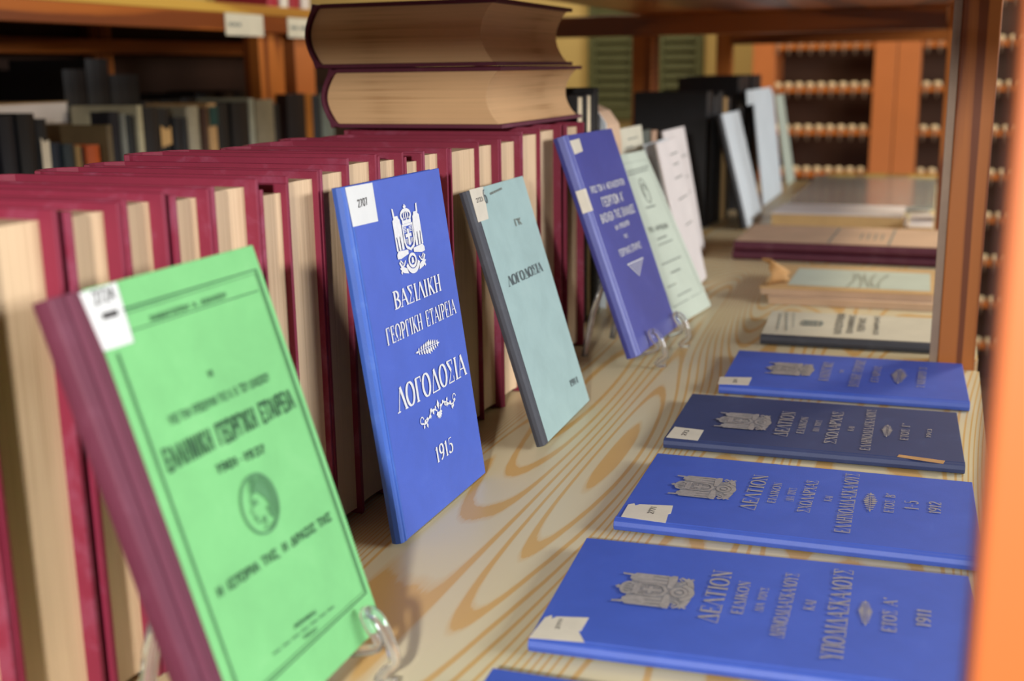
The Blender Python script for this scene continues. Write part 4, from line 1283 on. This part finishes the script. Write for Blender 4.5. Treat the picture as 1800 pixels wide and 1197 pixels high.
def ledger(label, x0, x1, y0, y1, z0, z1, top):
    r = thing('ledger', label, 'book', ((x0 + x1) / 2, (y0 + y1) / 2, z0), 'plum ledgers lying flat')
    hx, hy, h = (x1 - x0) / 2, (y1 - y0) / 2, z1 - z0
    bm = bmesh.new()
    prof = [(hy, 0), (-hy + .006, 0), (-hy, h * .2), (-hy - .001, h * .5), (-hy, h * .8), (-hy + .006, h), (hy, h), (hy, h - .002), (-hy + .005, h - .002), (-hy + .005, .002), (hy, .002)]
    add_prism(bm, prof, -hx, hx, (1, 2, 0))
    link_mesh('case_cover', bm, M['ledger'], r, bevel=.0006)
    bm = bmesh.new()
    add_box(bm, -hx + .003, hx - .003, -hy + .006, hy - .003, .0022, h - .0022)
    link_mesh('text_block', bm, M['pages_g'], r)
    if top:
        bm = bmesh.new()
        add_box(bm, -hx + .002, hx - .002, -hy + .004, hy - .002, h + .0001, h + .0006)
        link_mesh('pasted_paper', bm, M['pink_paper'], r)
        bm = bmesh.new()
        for x in (-.02, .08):
            line2(bm, (x, -hy + .01), (x + .004, hy - .02), .004, h + .0008)
        for k in range(4):
            line2(bm, (.03 + .012 * k, -hy * .4), (.03 + .012 * k, hy * .3), .003, h + .0008)
        link_mesh('printed_lines', bm, M['ink_faint'], r)


ledger('plum cloth ledger lying flat, lower of the two', -.337, .030, 2.055, 2.285, 0, .017, False)
ledger('plum cloth ledger with tan paper cover lying on the other ledger', -.334, .028, 2.050, 2.280, .0175, .034, True)
slab('paper_stack', 'stack of tan edged papers with a greyish top sheet in front of the glass', 'paper stack', [(-.332, 2.505), (-.062, 2.505), (-.062, 2.690), (-.325, 2.690)], 0, .030, M['white_paper'], None, M['tan_paper'], 'top_sheet')
slab('paper_stack', 'small stack of tan papers beside the far post', 'paper stack', [(-.050, 2.40), (-.0045, 2.40), (-.0045, 2.60), (-.050, 2.60)], 0, .024, M['white_paper'], None, M['tan_paper'], 'top_sheet')
slab('paper_sheet', 'large pale paper lying under the glass sheet', 'paper', [(-.336, 2.82), (-.012, 2.82), (-.012, 3.52), (-.336, 3.52)], 0, .009, M['white_paper'], None, M['white_paper'], 'top_sheet')
slab('paper_sheet', 'small dark plum sheet between the large pale paper and the glass', 'paper', [(-.25, 2.86), (-.13, 2.86), (-.13, 3.04), (-.25, 3.04)], .0091, .011, M['ledger'], None, M['ledger'], 'top_sheet')
tag(box_obj('glass_sheet', (-.338, -.004, 2.80, 3.555, .0112, .0172), M['glass'], bevel=.0008), 'greenish glass sheet lying flat over papers at the shelf end', 'glass')
# small clear holder in front of it
hb = thing('book_easel', 'small clear plastic holder standing between the two stacks of papers', 'stand', (-.056, 2.42, 0))
bm = bmesh.new()
add_tube(bm, spline([(-.004, 0, .003), (.0, -.01, .012), (.0, .0, .03), (.0, .02, .036), (.0, .03, .02), (0, .03, .003)], 5), .0032, 8)
link_mesh('hook', bm, M['clear'], hb, smooth=True)
bm = bmesh.new()
add_tube(bm, spline([(-.004, -.02, .003), (-.03, -.03, .006), (-.055, -.02, .010), (-.06, -.02, .003)], 5), .003, 8)
link_mesh('foot', bm, M['clear'], hb, smooth=True)

# ================================================================== the bookcase across the aisle on the left
c2 = thing('wooden_bookcase', 'shadowed pine bookcase with dark old books across the aisle on the left', 'bookcase', (-1.7, 0, -1.0))


def c2_box(name, b, mat, bev=.0015):
    bm = bmesh.new()
    add_box(bm, b[0] + 1.7, b[1] + 1.7, b[2], b[3], b[4] + 1, b[5] + 1)
    return link_mesh(name, bm, mat, c2, bevel=bev)


XL = -1.5
c2_box('shelf_board', (-1.98, XL, .9, 4.3, -.022, -.0004), M['shelf_pale'])
c2_box('upper_shelf_board', (-1.98, XL, .9, 4.3, .4665, .488), M['shelf_pale'])
for y in (.90, 2.36, 3.9):
    c2_box('post', (-1.570, -1.5265, y + (.08 if y == 2.36 else 0), y + (.19 if y == 2.36 else .06), .0005, .466), M['post'])
    if y == 2.36:
        c2_box('post', (-1.570, -1.5265, 2.605, 2.70, .0005, .466), M['peach'])
    c2_box('post', (-1.975, -1.93, y, y + .06, .0005, .466), M['post'])
    c2_box('post', (-1.975, -1.93, y, y + .06, -1, -.0225), M['post'])
    c2_box('post', (-1.57, -1.5265, y, y + .06, -1, -.0225), M['post'])
c2_box('rail', (-1.526, XL, .9, 2.28, .428, .466), M['beam_y'])
c2_box('rail', (-1.526, XL, 2.40, 4.3, .428, .466), M['beam_y'])
c2_box('rail', (-1.929, -1.90, .97, 4.2, .385, .42), M['beam_y'])
c2_box('back_panel', (-1.995, -1.981, .9, 4.3, -1, .466), M['cab_dark'])
for y0, y1, z0, z1, tx in ((2.265, 2.42, .418, .466, .3), (2.53, 2.68, .418, .465, .75)):
    o = c2_box('shelf_label', (XL + .0005, XL + .002, y0, y1, z0, z1), M['cream_paper'], 0)
    bm = bmesh.new()
    for k in range(3):
        add_box(bm, XL + .0022 + 1.7, XL + .0026 + 1.7, y0 + .012 + k * tx * .06, y0 + .012 + (k + .75) * tx * .06, (z0 + z1) / 2 + .996, (z0 + z1) / 2 + 1.004)
    d = link_mesh('label_print', bm, M['ink_faint'], o)
LB = [(1.576, 1.612, .270, (22, 24, 34)), (1.613, 1.654, .273, (18, 18, 22)), (1.656, 1.682, .262, (24, 26, 30)), (1.686, 1.718, .218, (20, 34, 52)), (1.719, 1.747, .214, (36, 48, 54)), (1.750, 1.764, .210, (150, 118, 66)), (1.766, 1.777, .206, (26, 30, 34)),
      (1.780, 1.816, .208, (186, 84, 34)), (1.842, 1.855, .243, (112, 96, 66)), (1.858, 1.888, .267, (18, 20, 34)), (1.890, 1.896, .262, (170, 172, 160)), (1.898, 1.918, .260, (30, 40, 46)), (1.920, 1.933, .257, (20, 22, 30)), (1.936, 1.951, .276, (206, 200, 168)),
      (1.955, 2.003, .272, (30, 30, 34)), (2.006, 2.048, .268, (26, 28, 32)), (2.050, 2.075, .248, (22, 26, 34)), (2.077, 2.100, .246, (30, 34, 40)), (2.106, 2.150, .268, (168, 164, 146)), (2.152, 2.172, .264, (72, 44, 30)),
      (2.174, 2.206, .273, (196, 160, 112)), (2.209, 2.264, .271, (26, 28, 30)), (2.267, 2.334, .272, (24, 24, 26)), (2.338, 2.357, .279, (176, 180, 164)), (2.360, 2.438, .275, (142, 136, 116)), (2.441, 2.460, .264, (34, 30, 30)),
      (2.500, 2.584, .285, (20, 20, 28)), (2.587, 2.620, .284, (186, 116, 34)), (2.623, 2.664, .276, (40, 52, 64)), (2.667, 2.73, .280, (120, 134, 130))]
NTH = ['', 'first', 'second', 'third', 'fourth', 'fifth', 'sixth', 'seventh', 'eighth', 'ninth', 'tenth', 'eleventh', 'twelfth', 'thirteenth', 'fourteenth', 'fifteenth', 'sixteenth', 'seventeenth', 'eighteenth', 'nineteenth', 'twentieth'] + ['twenty-' + w for w in ('first', 'second', 'third', 'fourth', 'fifth', 'sixth', 'seventh', 'eighth', 'ninth')] + ['thirtieth'] + ['thirty-' + w for w in ('first', 'second', 'third', 'fourth', 'fifth', 'sixth', 'seventh', 'eighth', 'ninth')]


def shade(c):
    r, g, b = c
    if max(c) < 60:
        return 'blackish' if b - r < 10 else 'dark blue'
    if r > 160 and g < 130:
        return 'orange'
    if r > 140 and g > 120:
        return 'pale' if b > 140 else 'cream'
    return 'muted'


for i, (a, b, h, c) in enumerate(LB):
    x1 = -1.5 + (.004 if i % 3 else -.002)
    px = 'from the left edge of the photo' if i < 14 else 'from the pine post of the left bookcase'
    n = i + 1 if i < 14 else len(LB) - i
    r = standing_book('%s old book across the aisle, %s counting %s' % (shade(c), NTH[n], 'from the left edge of the photo' if i < 14 else 'leftward from the lying thick volumes'), (-1.66 if b - a > .02 or i in (8, 13) else -1.64) if (b < 2.43 or a > 2.71) and not 9 <= i <= 12 else (-1.548 if i < 14 else -1.5255), x1 if b < 2.43 or a > 2.71 else -1.492, a, b, h, spine_mat(c), M['pages_g'], 'old books across the aisle', pagesx=False, name='old_book')
    if i in (0, 1):
        bm = bmesh.new()
        hx = (x1 + 1.66) / 2
        for zz in (.05, .075, .10, .14):
            add_box(bm, hx + .0004, hx + .0022, -.014, .014, zz, zz + .004)
        link_mesh('gilt_bands', bm, M['tan_paper'], r)
    if i in (2, 15):
        bm = bmesh.new()
        hx = (x1 + 1.66) / 2
        add_prism(bm, [(-.010, .16), (.010, .155), (.011, .225), (-.002, .222), (-.010, .230)] if i == 2 else [(-.018, .19), (.016, .195), (.016, .232), (.004, .224), (-.018, .234)], hx + .0016, hx + .0022, (1, 2, 0))
        link_mesh('torn_spine_label', bm, M['paper_old'] if i == 2 else M['tan_paper'], r)
    if i == 20:
        bm = bmesh.new()
        hx = (x1 + 1.66) / 2
        add_box(bm, hx + .0004, hx + .0022, -.015, .015, .225, .266)
        link_mesh('teal_spine_patch', bm, spine_mat((18, 70, 70)), r)
# papers lying behind the low books
slab('paper_bundle', 'grey-brown box of papers behind the small orange book across the aisle', 'paper bundle', [(-1.92, 1.70), (-1.668, 1.70), (-1.668, 1.945), (-1.92, 1.945)], 0.0, .243, spine_mat((110, 92, 62)), None, M['pink_paper'])
slab('paper_bundle', 'cream papers lying on the grey-brown box across the aisle', 'paper bundle', [(-1.92, 1.71), (-1.675, 1.70), (-1.668, 1.94), (-1.92, 1.945)], .2435, .285, M['tan_paper'], None, M['white_paper'])
# rear row of big dark volumes
yy = .98
i = 0
while yy < 3.8:
    t = random.uniform(.06, .10)
    h = random.uniform(.33, .375)
    if yy > 2.18:
        h = random.uniform(.27, .30)
    if yy < 1.95 and yy + t > 1.69:
        yy = 1.955
    standing_book('big blackish volume in the shadowed rear row across the aisle, %s from the left' % NTH[i + 1], -1.89, -1.685, yy, yy + t - .003, h, spine_mat((16, 15, 17)) if i % 4 else spine_mat((34, 22, 18)), M['pages_g'], 'rear row of dark volumes across the aisle', pagesx=False, name='old_book')
    yy += t
    i += 1
# a few things on its upper board
for k, (y0, y1, h, c) in enumerate(((1.90, 2.06, .05, (150, 140, 60)), (2.10, 2.22, .045, (170, 150, 80)), (2.47, 2.52, .10, (160, 30, 50)), (2.53, 2.565, .10, (220, 214, 200)), (2.57, 2.62, .11, (150, 30, 44)), (2.63, 2.67, .1, (210, 200, 190)))):
    standing_book('%s book on the upper board of the left bookcase, %s' % (('yellowish', 'tan', 'red', 'white', 'dark red', 'off-white')[k], ('leftmost lying one', 'second lying one', 'first standing one', 'between two red ones', 'right of the white one', 'last one')[k]), -1.66, -1.512, y0, y1, .4885 + h, spine_mat(c), M['pages_g'], 'books on the upper board of the left bookcase', z0=.4885, pagesx=False, name='old_book')
